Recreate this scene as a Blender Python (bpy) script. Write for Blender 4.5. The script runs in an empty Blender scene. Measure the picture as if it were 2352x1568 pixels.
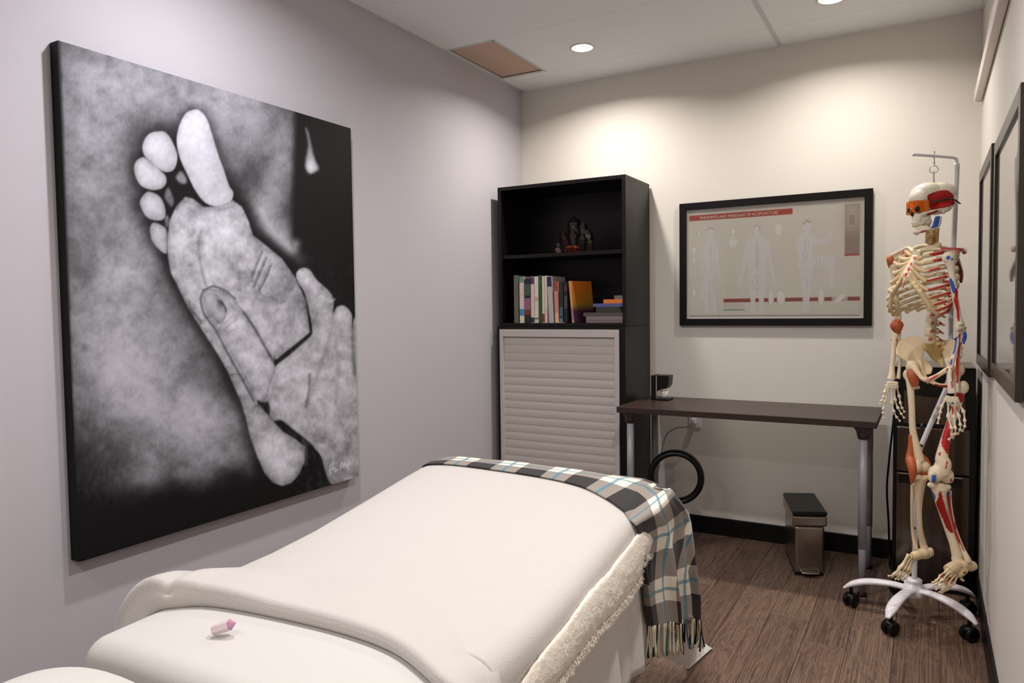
import bpy, bmesh, math, random
import numpy as np
from mathutils import Vector, Matrix
random.seed(7); RNG = np.random.default_rng(7)
SC = bpy.context.scene; COL = SC.collection

# ------------------------------------------------------------------ camera, light, exposure
CAMF = 1682.25; PITCH, ROLL, YAW = [math.radians(a) for a in (2.6615, -0.7483, -29.5763)]; CAMH = 1.22
def cam_axes():
    p, r, y = PITCH, ROLL, YAW
    fw = np.array([math.sin(y)*math.cos(p), math.cos(y)*math.cos(p), -math.sin(p)])
    rt = np.array([math.cos(y), -math.sin(y), 0.0]); up = np.cross(rt, fw)
    c, s = math.cos(r), math.sin(r)
    return c*rt+s*up, -s*rt+c*up, fw
RT, UP, FW = cam_axes(); EYE = np.array([0, 0, CAMH])
cd = bpy.data.cameras.new('camera'); cam = bpy.data.objects.new('camera', cd); COL.objects.link(cam)
cd.sensor_width = 36; cd.lens = CAMF/2352*36; cd.clip_start = 0.02
cam.matrix_world = Matrix(((RT[0], UP[0], -FW[0], 0), (RT[1], UP[1], -FW[1], 0), (RT[2], UP[2], -FW[2], CAMH), (0, 0, 0, 1)))
SC.camera = cam
SC.view_settings.view_transform = 'Standard'; SC.view_settings.look = 'None'
SC.view_settings.gamma = 1.0; SC.view_settings.use_curve_mapping = False
SC.view_settings.exposure = 0.0
W = bpy.data.worlds.new('world'); SC.world = W; W.use_nodes = True
W.node_tree.nodes['Background'].inputs[0].default_value = (0.6, 0.65, 0.75, 1)
W.node_tree.nodes['Background'].inputs[1].default_value = 0.05
ZC = 2.498                       # ceiling height
XL, XR, YB, YN = -2.116, 0.197, 3.878, -1.7     # room walls
LAMPS = [(-1.50, 3.385), (-0.365, 3.40), (-1.46, 1.50), (-0.36, 1.45), (-1.42, -0.35), (-0.36, -0.35)]
LCOL = [(1, .935, .86), (1, .935, .86), (.985, .965, 1), (1, .95, .92), (1, .97, .96), (1, .95, .92)]
LPOW = [6.3, 4.6, 8.6, 8.3, 4.2, 5.0]
LSPR = [152, 150, 164, 150, 150, 150]
for (x, y), c, p, sprd in zip(LAMPS, LCOL, LPOW, LSPR):
    ld = bpy.data.lights.new('downlight_beam', 'AREA'); ld.shape = 'DISK'; ld.size = 0.085
    ld.energy = p*1.95; ld.color = c; ld.spread = math.radians(sprd)
    lo = bpy.data.objects.new('downlight_beam', ld); lo.location = (x, y, ZC-0.012); COL.objects.link(lo)

# ------------------------------------------------------------------ measuring helpers
def on(px, py, axis, v):
    """world point where the sight line of a photo position meets the plane axis=v"""
    d = RT*(px-1176)/CAMF - UP*(py-784)/CAMF + FW
    t = (v-EYE[axis])/d[axis]
    return EYE+t*d
def proj(P):
    P = np.asarray(P, float)-EYE; z = P@FW
    return np.stack([1176+CAMF*(P@RT)/z, 784-CAMF*(P@UP)/z], -1)

# ------------------------------------------------------------------ materials
def lin(c):
    return tuple(((v/255)/12.92 if v/255 <= .04045 else ((v/255+.055)/1.055)**2.4) for v in c)
MATS = {}
def mat(name, c=(200,200,200), rough=.6, metal=0, bump=0, bscale=200, mix=None, mscale=8, coat=0, spec=.5, attr=None, trans=0, ior=1.45, stretch=None, sheen=0, emit=None, estr=0, alpha=1, detail=3):
    if name in MATS: return MATS[name]
    m = bpy.data.materials.new(name); m.use_nodes = True; nt = m.node_tree; b = nt.nodes['Principled BSDF']
    b.inputs['Base Color'].default_value = (*lin(c), 1); b.inputs['Roughness'].default_value = rough
    b.inputs['Metallic'].default_value = metal; b.inputs['Specular IOR Level'].default_value = spec
    b.inputs['Coat Weight'].default_value = coat; b.inputs['Coat Roughness'].default_value = .03
    b.inputs['Transmission Weight'].default_value = trans; b.inputs['IOR'].default_value = ior
    b.inputs['Sheen Weight'].default_value = sheen; b.inputs['Alpha'].default_value = alpha
    if emit:
        b.inputs['Emission Color'].default_value = (*lin(emit), 1); b.inputs['Emission Strength'].default_value = estr
    tc = nt.nodes.new('ShaderNodeTexCoord')
    def coords():
        if not stretch: return tc.outputs['Object']
        mp = nt.nodes.new('ShaderNodeMapping'); mp.inputs['Scale'].default_value = stretch
        nt.links.new(tc.outputs['Object'], mp.inputs[0]); return mp.outputs[0]
    co = coords()
    if attr:
        a = nt.nodes.new('ShaderNodeAttribute'); a.attribute_name = attr
        nt.links.new(a.outputs['Color'], b.inputs['Base Color'])
    if mix:
        n = nt.nodes.new('ShaderNodeTexNoise'); n.inputs['Scale'].default_value = mscale; n.inputs['Detail'].default_value = detail
        nt.links.new(co, n.inputs['Vector'])
        r = nt.nodes.new('ShaderNodeValToRGB'); r.color_ramp.elements[0].position = .3; r.color_ramp.elements[1].position = .7
        r.color_ramp.elements[0].color = (*lin(c), 1); r.color_ramp.elements[1].color = (*lin(mix), 1)
        nt.links.new(n.outputs['Fac'], r.inputs[0]); nt.links.new(r.outputs[0], b.inputs['Base Color'])
    if bump:
        n = nt.nodes.new('ShaderNodeTexNoise'); n.inputs['Scale'].default_value = bscale; n.inputs['Detail'].default_value = detail
        nt.links.new(co, n.inputs['Vector'])
        bp = nt.nodes.new('ShaderNodeBump'); bp.inputs['Strength'].default_value = bump; bp.inputs['Distance'].default_value = .004
        nt.links.new(n.outputs['Fac'], bp.inputs['Height']); nt.links.new(bp.outputs[0], b.inputs['Normal'])
    MATS[name] = m; return m

wall_grey = mat('grey_wall_paint', (190,186,193), .85, bump=.06, bscale=120)
wall_warm = mat('warm_wall_paint', (218,213,205), .85, bump=.06, bscale=120)
ceil_m = mat('ceiling_tile_white', (243,245,246), .9, bump=.10, bscale=180)
tee_m = mat('ceiling_tee_white', (206,212,212), .7)
beige_tile = mat('beige_tile', (205,178,158), .85)
black_base = mat('black_baseboard', (10,8,8), .4, spec=.3)
black_wood = mat('black_brown_laminate', (15,11,10), .38, bump=.04, bscale=60, stretch=(1,1,8), spec=.34)
desk_m = mat('espresso_laminate', (54,40,33), .36, bump=.04, bscale=50, stretch=(1,12,12))
canvas_side = mat('canvas_black_edge', (10,8,8), .6, spec=.25)
canvas_m = mat('painted_canvas', (128,128,128), .5, attr='Col', bump=.12, bscale=500, spec=.18)
frame_black = mat('black_frame', (12,9,8), .4, spec=.25)
frame_brown = mat('dark_brown_frame', (38,29,25), .3)
print_m = mat('printed_chart', (220,215,200), .7, attr='Col')
glass_m = mat('picture_glass', (255,255,255), .03, trans=1, ior=1.45)
steel = mat('brushed_steel', (150,140,130), .26, metal=1, bump=.03, bscale=80, stretch=(30,30,1))
steel_dark = mat('dark_steel_painted_reflections', (112,102,94), .20, metal=1, mix=(64,56,50), mscale=3.2, bump=.04, bscale=4, stretch=(5,5,.12))  # vertical streaks of reflected light are painted into the base colour
black_plastic = mat('black_plastic', (9,8,8), .35, spec=.35)
grey_metal = mat('silver_leg_metal', (150,148,154), .45, metal=.1)
shutter_m = mat('grey_shutter', (190,182,178), .5)
white_cotton = mat('white_cotton', (203,199,194), .85, bump=.10, bscale=500, sheen=.2)
blanket_m = mat('cream_blanket', (196,190,185), .9, bump=.25, bscale=260, sheen=.3)
fleece_m = mat('cream_fleece', (238,228,213), .95, bump=.6, bscale=160, sheen=.5)
white_plastic = mat('white_plastic', (232,228,232), .25)
white_metal = mat('white_painted_tube', (205,202,206), .3)
chrome = mat('chrome', (190,188,184), .12, metal=1)
bone_m = mat('ivory_bone', (225,210,182), .42, attr='Col', bump=.05, bscale=90)
orange_rubber = mat('orange_rubber', (176,88,48), .5)
BONE = (226,212,186); RED = (186,22,22); BLUE = (40,86,170)

# ------------------------------------------------------------------ mesh helpers
def world_of(o):
    v = Vector((0, 0, 0))
    while o: v += o.location; o = o.parent
    return np.array(v)
def tag(o, label=None, cat=None, group=None, kind=None):
    if label: o['label'] = label
    if cat: o['category'] = cat
    if group: o['group'] = group
    if kind: o['kind'] = kind
    return o
def thing(name, label, cat, loc, group=None):
    o = bpy.data.objects.new(name, None); o.empty_display_size = .05; o.location = loc; COL.objects.link(o)
    return tag(o, label, cat, group)
def obj(name, geo, m, parent=None, smooth=False, bevel=0, origin=None, cols=None, uv=None, seg=2):
    """geo: list of (verts, faces) or one; joins into ONE mesh object"""
    if isinstance(geo, tuple): geo = [geo]
    V, Fc, k = [], [], 0
    for v, f in geo:
        v = np.asarray(v, float); V.append(v); Fc += [[i+k for i in q] for q in f]; k += len(v)
    V = np.concatenate(V)
    if origin is None: origin = V.mean(0)*0 + np.array([(V[:,0].min()+V[:,0].max())/2, (V[:,1].min()+V[:,1].max())/2, V[:,2].min()])
    origin = np.array(origin, float)
    me = bpy.data.meshes.new(name); me.from_pydata((V-origin).tolist(), [], Fc); me.update()
    if m: me.materials.append(m)
    if smooth: me.polygons.foreach_set('use_smooth', [True]*len(me.polygons))
    if cols is not None:
        a = me.color_attributes.new('Col', 'FLOAT_COLOR', 'POINT')
        a.data.foreach_set('color', np.concatenate([cols, np.ones((len(cols), 1))], 1).astype('f').ravel())
    if uv is not None:
        l = me.uv_layers.new(name='UVMap'); idx = np.zeros(len(me.loops), int); me.loops.foreach_get('vertex_index', idx)
        l.data.foreach_set('uv', uv[idx].astype('f').ravel())
    o = bpy.data.objects.new(name, me); COL.objects.link(o)
    if parent: o.parent = parent
    o.location = origin-world_of(parent) if parent else origin
    if bevel:
        b = o.modifiers.new('bevel', 'BEVEL'); b.width = bevel; b.segments = seg; b.limit_method = 'ANGLE'
    return o
def box(x0, x1, y0, y1, z0, z1):
    v = [(x, y, z) for z in (z0, z1) for y in (y0, y1) for x in (x0, x1)]
    return v, [(0,2,3,1), (4,5,7,6), (0,1,5,4), (2,6,7,3), (0,4,6,2), (1,3,7,5)]
def rbox(c, size, rz=0):
    v, f = box(-size[0]/2, size[0]/2, -size[1]/2, size[1]/2, 0, size[2])
    v = np.array(v); cs, sn = math.cos(rz), math.sin(rz)
    v = np.stack([v[:,0]*cs-v[:,1]*sn, v[:,0]*sn+v[:,1]*cs, v[:,2]], 1)+np.array(c)
    return v, f
def prism(poly, axis, a, b):
    """extrude a 2D polygon along axis (0,1,2) from a to b"""
    n = len(poly); vs = []
    for t in (a, b):
        for p in poly:
            q = list(p); q.insert(axis, t); vs.append(q)
    f = [tuple(range(n))[::-1], tuple(range(n, 2*n))]+[(i, (i+1) % n, n+(i+1) % n, n+i) for i in range(n)]
    return vs, f
def catmull(P, n):
    P = np.asarray(P, float)
    if len(P) < 3: return np.array([P[0]+(P[-1]-P[0])*t for t in np.linspace(0, 1, n)])
    Q = np.vstack([2*P[0]-P[1], P, 2*P[-1]-P[-2]]); out = []
    for t in np.linspace(0, len(P)-1-1e-9, n):
        i = int(t); u = t-i; a, b, c, d = Q[i], Q[i+1], Q[i+2], Q[i+3]
        out.append(.5*((2*b)+(-a+c)*u+(2*a-5*b+4*c-d)*u*u+(-a+3*b-3*c+d)*u**3))
    return np.array(out)
def closed_curve(P, n=6):
    P = np.asarray(P, float); N = len(P); out = []
    for i in range(N):
        a, b, c, d = P[i-1], P[i], P[(i+1) % N], P[(i+2) % N]
        for u in np.linspace(0, 1, n, endpoint=False):
            out.append(.5*((2*b)+(-a+c)*u+(2*a-5*b+4*c-d)*u*u+(-a+3*b-3*c+d)*u**3))
    return np.array(out)
def tube(pts, r, n=None, k=10, flat=1.0, fdir=None, cap=True):
    """smooth swept tube; r number or list per control point; flat squashes across fdir"""
    pts = np.asarray(pts, float); r = np.atleast_1d(np.asarray(r, float))
    if len(r) == 1: r = np.repeat(r, len(pts))
    if n is None: n = max(2, (len(pts)-1)*5+1)
    C = catmull(np.column_stack([pts, r]), n) if len(pts) > 1 else None
    P, R = C[:, :3], np.abs(C[:, 3]); T = np.gradient(P, axis=0); T /= np.linalg.norm(T, axis=1)[:, None]+1e-12
    ref = np.array(fdir, float) if fdir is not None else (np.array([0, 0, 1.]) if abs(T[0][2]) < .9 else np.array([1., 0, 0]))
    V, Fs = [], []
    u = ref-T[0]*(ref@T[0]); u /= np.linalg.norm(u)
    for i in range(n):
        if fdir is not None: u = np.array(fdir, float)
        u = u-T[i]*(u@T[i]); u /= np.linalg.norm(u)+1e-12; w = np.cross(T[i], u)
        for j in range(k):
            a = 2*math.pi*j/k; V.append(P[i]+R[i]*(flat*math.cos(a)*u+math.sin(a)*w))
    for i in range(n-1):
        for j in range(k):
            a, b = i*k+j, i*k+(j+1) % k; Fs.append((a, b, b+k, a+k))
    if cap: Fs += [tuple(range(k))[::-1], tuple(range((n-1)*k, n*k))]
    return np.array(V), Fs
def ell(c, r, ax=None, nu=16, nv=10):
    V, Fs = [], []; c = np.array(c, float); r = np.atleast_1d(r)
    if len(r) == 1: r = np.repeat(r, 3)
    A = np.eye(3) if ax is None else np.array(ax, float)
    V.append(c+A[2]*r[2])
    for i in range(1, nv):
        for j in range(nu):
            th, ph = math.pi*i/nv, 2*math.pi*j/nu
            V.append(c+A[0]*r[0]*math.sin(th)*math.cos(ph)+A[1]*r[1]*math.sin(th)*math.sin(ph)+A[2]*r[2]*math.cos(th))
    V.append(c-A[2]*r[2]); L = len(V)-1
    for j in range(nu):
        Fs.append((0, 1+j, 1+(j+1) % nu)); b = 1+(nv-2)*nu; Fs.append((L, b+(j+1) % nu, b+j))
    for i in range(nv-2):
        for j in range(nu):
            a, b = 1+i*nu+j, 1+i*nu+(j+1) % nu; Fs.append((a, a+nu, b+nu, b))
    return np.array(V), Fs
def lathe(prof, c, n=24):
    V, Fs = [], []
    for r, z in prof:
        for j in range(n):
            a = 2*math.pi*j/n; V.append((c[0]+r*math.cos(a), c[1]+r*math.sin(a), c[2]+z))
    for i in range(len(prof)-1):
        for j in range(n):
            a, b = i*n+j, i*n+(j+1) % n; Fs.append((a, b, b+n, a+n))
    Fs += [tuple(range(n))[::-1], tuple(range((len(prof)-1)*n, len(prof)*n))]
    return V, Fs
def grid(P):
    """P: array (n,m,3) -> geometry"""
    n, m = P.shape[:2]
    return P.reshape(-1, 3), [(i*m+j, i*m+j+1, (i+1)*m+j+1, (i+1)*m+j) for i in range(n-1) for j in range(m-1)]
def solid(o, t, off=-1):
    s = o.modifiers.new('thickness', 'SOLIDIFY'); s.thickness = t; s.offset = off; return o
def inpoly(P, poly):
    x, y = P[:, 0], P[:, 1]; ins = np.zeros(len(P), bool); poly = np.asarray(poly, float)
    for i in range(len(poly)):
        (x0, y0), (x1, y1) = poly[i-1], poly[i]
        if y0 == y1: continue
        ins ^= ((y0 > y) != (y1 > y)) & (x < (x1-x0)*(y-y0)/(y1-y0)+x0)
    return ins
def segdist(P, poly, closed=True):
    poly = np.asarray(poly, float); D = np.full(len(P), 1e9)
    for i in range(0 if closed else 1, len(poly)):
        a, b = poly[i-1], poly[i]; ab = b-a; L = ab@ab+1e-9
        t = np.clip(((P-a)@ab)/L, 0, 1); D = np.minimum(D, np.linalg.norm(P-a-t[:, None]*ab, axis=1))
    return D
def vnoise(P, seed=0):
    """value noise on 2D/3D points"""
    P = np.asarray(P, float); I = np.floor(P).astype(np.int64); f = P-I; f = f*f*(3-2*f); d = P.shape[1]; out = 0
    for k in range(2**d):
        b = [(k >> j) & 1 for j in range(d)]; h = np.full(len(P), seed*374761393, np.int64); w = 1
        for j in range(d):
            h = h ^ ((I[:, j]+b[j])*[668265263, 2147483647, 1274126177][j]); h = (h*(1103515245+j*12)+12345) & 0x7fffffff
            w = w*(f[:, j] if b[j] else 1-f[:, j])
        h = (h ^ (h >> 13))*1274126177 & 0x7fffffff
        out = out+w*((h & 0xffff)/65535.)
    return out
def fbm(P, o=4, seed=0):
    s, a, t = 0, .5, 0
    for i in range(o):
        s = s+a*vnoise(P*2**i+17.3*i, seed+i); t += a; a *= .5
    return s/t
def sst(a, b, x):
    t = np.clip((x-a)/(b-a), 0, 1); return t*t*(3-2*t)

# ================================================================== THE ROOM
tag(obj('wall_left', box(XL-.1, XL, YN-.1, YB+.1, -.02, 2.6), wall_grey), kind='structure')
tag(obj('wall_back', box(XL, XR+.1, YB, YB+.1, -.02, 2.6), wall_warm), kind='structure')
tag(obj('wall_right', box(XR, XR+.1, YN-.1, YB, -.02, 2.6), wall_warm), kind='structure')
tag(obj('wall_front', box(XL, XR, YN-.1, YN, -.02, 2.6), wall_warm), kind='structure')
fl = tag(obj('floor', box(XL, XR, YN, YB, -.03, -.0035), mat('floor_underlay', (28,20,16), .8), origin=(0,0,0)), kind='structure')
# vinyl planks
def plank_material(i):
    base = [(112,89,74), (118,94,79), (106,83,69), (121,98,82)][i]
    m = bpy.data.materials.new('walnut_vinyl_plank'); m.use_nodes = True; nt = m.node_tree; b = nt.nodes['Principled BSDF']
    b.inputs['Roughness'].default_value = .42
    tc = nt.nodes.new('ShaderNodeTexCoord'); oi = nt.nodes.new('ShaderNodeObjectInfo')
    cb = nt.nodes.new('ShaderNodeVectorMath'); cb.operation = 'MULTIPLY_ADD'; cb.inputs[1].default_value = (7, 1.1, 1)
    mul = nt.nodes.new('ShaderNodeVectorMath'); mul.operation = 'SCALE'; mul.inputs['Scale'].default_value = 40
    cx = nt.nodes.new('ShaderNodeCombineXYZ'); nt.links.new(oi.outputs['Random'], cx.inputs[0]); nt.links.new(oi.outputs['Random'], cx.inputs[1])
    nt.links.new(cx.outputs[0], mul.inputs[0]); nt.links.new(tc.outputs['Object'], cb.inputs[0]); nt.links.new(mul.outputs[0], cb.inputs[2])
    n1 = nt.nodes.new('ShaderNodeTexNoise'); n1.inputs['Scale'].default_value = 2.2; n1.inputs['Detail'].default_value = 3; n1.inputs['Distortion'].default_value = 1.2
    nt.links.new(cb.outputs[0], n1.inputs['Vector'])
    w = nt.nodes.new('ShaderNodeMath'); w.operation = 'MULTIPLY'; w.inputs[1].default_value = 60; nt.links.new(n1.outputs['Fac'], w.inputs[0])
    s = nt.nodes.new('ShaderNodeMath'); s.operation = 'SINE'; nt.links.new(w.outputs[0], s.inputs[0])
    st = nt.nodes.new('ShaderNodeVectorMath'); st.operation = 'MULTIPLY'; st.inputs[1].default_value = (12, .8, 1); nt.links.new(cb.outputs[0], st.inputs[0])
    n2 = nt.nodes.new('ShaderNodeTexNoise'); n2.inputs['Scale'].default_value = 3; n2.inputs['Detail'].default_value = 5; nt.links.new(st.outputs[0], n2.inputs['Vector'])
    mx = nt.nodes.new('ShaderNodeMath'); mx.operation = 'MULTIPLY_ADD'; mx.inputs[1].default_value = .07; nt.links.new(s.outputs[0], mx.inputs[0]); nt.links.new(n2.outputs['Fac'], mx.inputs[2])
    r = nt.nodes.new('ShaderNodeValToRGB'); e = r.color_ramp.elements
    e[0].position = .30; e[0].color = (*lin([v*.64 for v in base]), 1); e[1].position = .68; e[1].color = (*lin([min(255, v*1.15) for v in base]), 1)
    nt.links.new(mx.outputs[0], r.inputs[0]); nt.links.new(r.outputs[0], b.inputs['Base Color'])
    bp = nt.nodes.new('ShaderNodeBump'); bp.inputs['Strength'].default_value = .12; bp.inputs['Distance'].default_value = .002
    nt.links.new(mx.outputs[0], bp.inputs['Height']); nt.links.new(bp.outputs[0], b.inputs['Normal'])
    return m
PM = [plank_material(i) for i in range(4)]
PWID, PLEN = .1445, 1.12
plank_meshes = {}
def plank(x0, x1, y0, y1, i):
    key = (round(x1-x0, 4), round(y1-y0, 4), i)
    if key not in plank_meshes:
        w, l = (x1-x0)/2-.0006, (y1-y0)/2-.0006; c = .0012
        v = [(sx*w, sy*l, -.0035) for sy in (-1, 1) for sx in (-1, 1)]+[(sx*w, sy*l, -.0009) for sy in (-1, 1) for sx in (-1, 1)]+[(sx*(w-c), sy*(l-c), 0) for sy in (-1, 1) for sx in (-1, 1)]
        f = [(0,2,3,1), (0,1,5,4), (2,6,7,3), (0,4,6,2), (1,3,7,5), (4,5,9,8), (6,10,11,7), (4,8,10,6), (5,7,11,9), (8,9,11,10)]
        me = bpy.data.meshes.new('plank'); me.from_pydata(v, [], f); me.materials.append(PM[i]); plank_meshes[key] = me
    o = bpy.data.objects.new('plank', plank_meshes[key]); o.parent = fl; o.location = ((x0+x1)/2, (y0+y1)/2, 0); COL.objects.link(o)
nx = 16
for i in range(nx):
    x0 = XL+(XR-XL)*i/nx; x1 = XL+(XR-XL)*(i+1)/nx
    y = YN-[0, .37, .74, .19, .56, .93][i % 6]*PLEN/1.12; j = 0
    while y < YB-.01:
        a, b = max(y, YN), min(y+PLEN, YB)
        if b-a > .02: plank(x0, x1, a, b, (i*7+j*3+i//3) % 4)
        y += PLEN; j += 1
# baseboards
for nm, g in (('baseboard_left', box(XL, XL+.012, YN, YB, 0, .092)), ('baseboard_back', box(XL+.012, XR-.012, YB-.012, YB, 0, .092)),
              ('baseboard_right', box(XR-.012, XR, YN, YB, 0, .092)), ('baseboard_front', box(XL+.012, XR-.012, YN, YN+.012, 0, .092))):
    tag(obj(nm, g, black_base, bevel=.003), kind='structure')
# ceiling: slab, tee grid and tiles
ce = tag(obj('ceiling', box(XL, XR, YN, YB, ZC+.02, ZC+.06), ceil_m, origin=(0, 0, ZC+.02)), kind='structure')
gx = [XL+.02, -1.82, -.65, XR-.006]; gy = [YB-.006, 3.62]
while gy[-1] > YN: gy.append(max(gy[-1]-.56, YN))
for i, g in enumerate(gy[1:-1]):
    obj('tee_bar', box(XL, XR, g-.009, g+.009, ZC-.001, ZC+.008), ceil_m if i != 0 else ceil_m, ce)
obj('tee_bar', box(-.65-.010, -.65+.010, YN, YB, ZC-.0025, ZC+.008), tee_m, ce)
obj('edge_angle', [box(XL, XL+.022, YN, YB, ZC-.002, ZC+.010)], tee_m, ce)
obj('edge_angle', [box(XL, XR, YB-.006, YB, ZC-.002, ZC+.010)], ceil_m, ce)
obj('edge_angle', [box(XR-.006, XR, YN, YB, ZC-.002, ZC+.010)], ceil_m, ce)
for j in range(len(gy)-1):
    y1, y0 = gy[j], gy[j+1]
    cells = [(gx[0], gx[2]), (gx[2], gx[3])]
    if j == 1: cells = [(gx[0], gx[1]), (gx[1], gx[2]), (gx[2], gx[3])]
    for x0, x1 in cells:
        if j == 1 and x1 == gx[1]:
            t = obj('beige_ceiling_tile', box(x0+.006, x1-.004, y0+.009, y1-.009, ZC+.012, ZC+.018), beige_tile, ce); t['label'] = 'beige ceiling tile set deeper in the corner above the shelf unit'
            obj('tee_bar', box(x1-.006, x1+.006, y0, y1, ZC-.002, ZC+.012), tee_m, ce)
            obj('tee_bar', box(x0, x1, y0-.002, y0+.012, ZC-.002, ZC+.012), tee_m, ce)
            continue
        obj('ceiling_tile', box(x0+.001, x1-.001, y0+.0015, y1-.0015, ZC, ZC+.012), ceil_m, ce)
# recessed downlights
lamp_glow = mat('lamp_glow', (255,250,240), .5, emit=(255,246,228), estr=14)
trim_m = mat('downlight_trim', (230,228,222), .4)
LL = ['round recessed downlight in the ceiling above the black shelf unit', 'round recessed downlight cut by the top edge, over the desk', 'round recessed downlight over the foot of the bed by the large canvas',
      'round recessed downlight over the right side of the room', 'round recessed downlight behind the viewer on the canvas side', 'round recessed downlight behind the viewer on the right']
for (x, y), lb in zip(LAMPS, LL):
    t = thing('downlight', lb, 'ceiling light', (x, y, ZC-.004), 'recessed downlights')
    obj('trim_ring', lathe([(.046, .004), (.052, .002), (.060, .0), (.062, .004), (.050, .0038)], (x, y, ZC-.005), 32), trim_m, t, smooth=True)
    obj('lens', lathe([(.001, .0), (.047, .0), (.047, .002), (.001, .002)], (x, y, ZC-.0045), 32), lamp_glow, t)

# ================================================================== LARGE CANVAS (foot massage painting)
CY0, CY1, CZ0, CZ1, CX = 1.164, 2.335, .518, 1.965, -2.076
def zz(P): return np.asarray(P, float)/2.3756+np.array([80, 60])
def paint_canvas():
    ny, nz = 400, 500
    Y, Z = np.meshgrid(np.linspace(CY0, CY1, ny), np.linspace(CZ0, CZ1, nz), indexing='ij')
    V = np.stack([np.full(Y.size, CX), Y.ravel(), Z.ravel()], 1)
    Q = (proj(V)-np.array([80, 60]))*2.3756
    N1 = fbm(Q/150, 5, 3); N2 = fbm(Q/45, 4, 11); N3 = fbm(Q/np.array([14, 26]), 3, 23)
    # background mist
    B = np.zeros(len(Q))
    def blob(c, r, a, ang=0):
        nonlocal B
        d = Q-np.array(c); t = math.radians(ang); x = d[:, 0]*math.cos(t)+d[:, 1]*math.sin(t); y = -d[:, 0]*math.sin(t)+d[:, 1]*math.cos(t)
        B = B+a*np.exp(-((x/r[0])**2+(y/r[1])**2))
    blob((420, 260), (420, 200), .50, 14); blob((300, 620), (200, 330), .58); blob((720, 380), (330, 130), .28, 18)
    blob((300, 1100), (260, 260), .22); blob((500, 1330), (150, 330), .50); blob((280, 1560), (200, 240), .38); blob((560, 1620), (220, 260), .45)
    blob((330, 1950), (220, 240), .30); blob((480, 1830), (130, 130), .38, 30); blob((760, 2080), (330, 150), .62, 25); blob((880, 2180), (200, 160), .35)
    blob((600, 2080), (380, 260), .28, 30); blob((760, 1800), (260, 200), .25); blob((760, 2400), (300, 130), .34, -5); blob((1000, 2330), (180, 160), .28)
    blob((1120, 560), (250, 270), .48, 10); blob((1330, 800), (70, 170), .46, 8); blob((1290, 930), (90, 80), .30); blob((1000, 330), (300, 120), .30, 18)
    blob((1290, 1060), (130, 70), .42, 52); blob((1380, 1180), (90, 40), .42, 52); blob((1370, 560), (60, 170), .20); blob((850, 900), (300, 300), -.10)
    N4 = fbm(Q/np.array([11, 16]), 3, 31); B = B*1.08; B = B*(.38+1.05*N1)*(.55+.85*N2)*(.80+.42*N4)+.05*(N3-.5); B = .92*(1-np.exp(-B/.60))
    B *= sst(0, 26, Q[:, 0]-(125+(Q[:, 1]-70)*.036))
    B *= 1-sst(1390, 1440, Q[:, 0]+.02*(Q[:, 1]-500))*(1-sst(1200, 1300, Q[:, 1]))
    B *= 1-sst(2430, 2620, Q[:, 1]+.18*(Q[:, 0]-600)-120*(N1-.5))
    # dark halo round the toes and foot
    foot = closed_curve(zz([(820,930),(770,985),(735,1060),(722,1160),(726,1260),(745,1350),(790,1440),(828,1520),(870,1590),(940,1700),(1000,1790),(1055,1890),(1085,1960),(1120,2040),(1150,2130),(1175,2240),(1215,2350),(1255,2440),(1300,2490),(1350,2508),(1400,2492),(1445,2440),(1472,2370),(1476,2296),(1420,2250),(1360,2215),(1300,2150),(1240,2080),(1260,1950),(1310,1840),(1400,1760),(1500,1670),(1480,1500),(1420,1370),(1350,1270),(1260,1195),(1190,1140),(1165,1060),(1130,985),(1080,950),(1000,985),(920,985),(860,940)]), 4)
    fz = (foot-np.array([80, 60]))*2.3756
    toes = [[(870,455),(820,480),(783,560),(775,640),(796,730),(838,820),(878,900),(930,962),(1000,985),(1065,962),(1083,910),(1060,870),(1030,780),(1000,700),(970,600),(940,510),(905,465)],
            [(680,573),(620,590),(588,650),(600,710),(650,760),(710,795),(760,780),(778,710),(755,640),(720,585)],
            [(590,715),(550,740),(542,790),(570,860),(620,890),(680,890),(715,860),(712,815),(670,775),(630,740)],
            [(610,905),(575,950),(580,990),(610,1040),(660,1060),(705,1050),(712,1000),(690,940),(650,910)],
            [(645,1072),(628,1110),(640,1170),(680,1220),(718,1240),(722,1180),(718,1110),(690,1085)]]
    hal = segdist(Q, fz[::4]); ins = inpoly(Q, fz)
    B *= .30+.70*sst(5, 70, np.where(ins, 0, hal))
    for t in toes: B *= .45+.55*sst(0, 70, segdist(Q, t))
    C = np.clip(B, 0, 1)*.80+.025
    def shape(poly, base, dark, width, soft=5, tex=.16, light=None, n=5):
        nonlocal C
        p = closed_curve(poly, n); i = inpoly(Q, p); d = segdist(Q, p); sd = np.where(i, d, -d); mk = sst(-soft, soft, sd)
        val = base-dark*np.exp(-np.maximum(sd, 0)/width)+tex*(N2-.5)*1.9+.11*(N3-.5)+tex*.5*(N4-.5)
        if light is not None:
            for (lx, ly, lr, la) in light: val = val+la*np.exp(-(((Q[:, 0]-lx)**2+(Q[:, 1]-ly)**2)/lr**2))
        C = C*(1-mk)+np.clip(val, .02, .96)*mk
    def stroke(P, w, a, soft=1.0):
        nonlocal C
        d = segdist(Q, catmull(P, len(P)*5), False); k = np.exp(-(d/w)**2)*abs(a)
        C = C*(1-k)+(1 if a > 0 else .03)*k
    # flame-like drip, small toe joints
    shape([(1478,560),(1490,640),(1476,760),(1500,805),(1540,790),(1550,775),(1530,730),(1510,650),(1490,575)], .62, .3, 14, 12, light=[(1500,765,40,.3)])
    stroke([(1235,1010),(1290,1110),(1400,1215),(1420,1190)], 26, .35)
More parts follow.
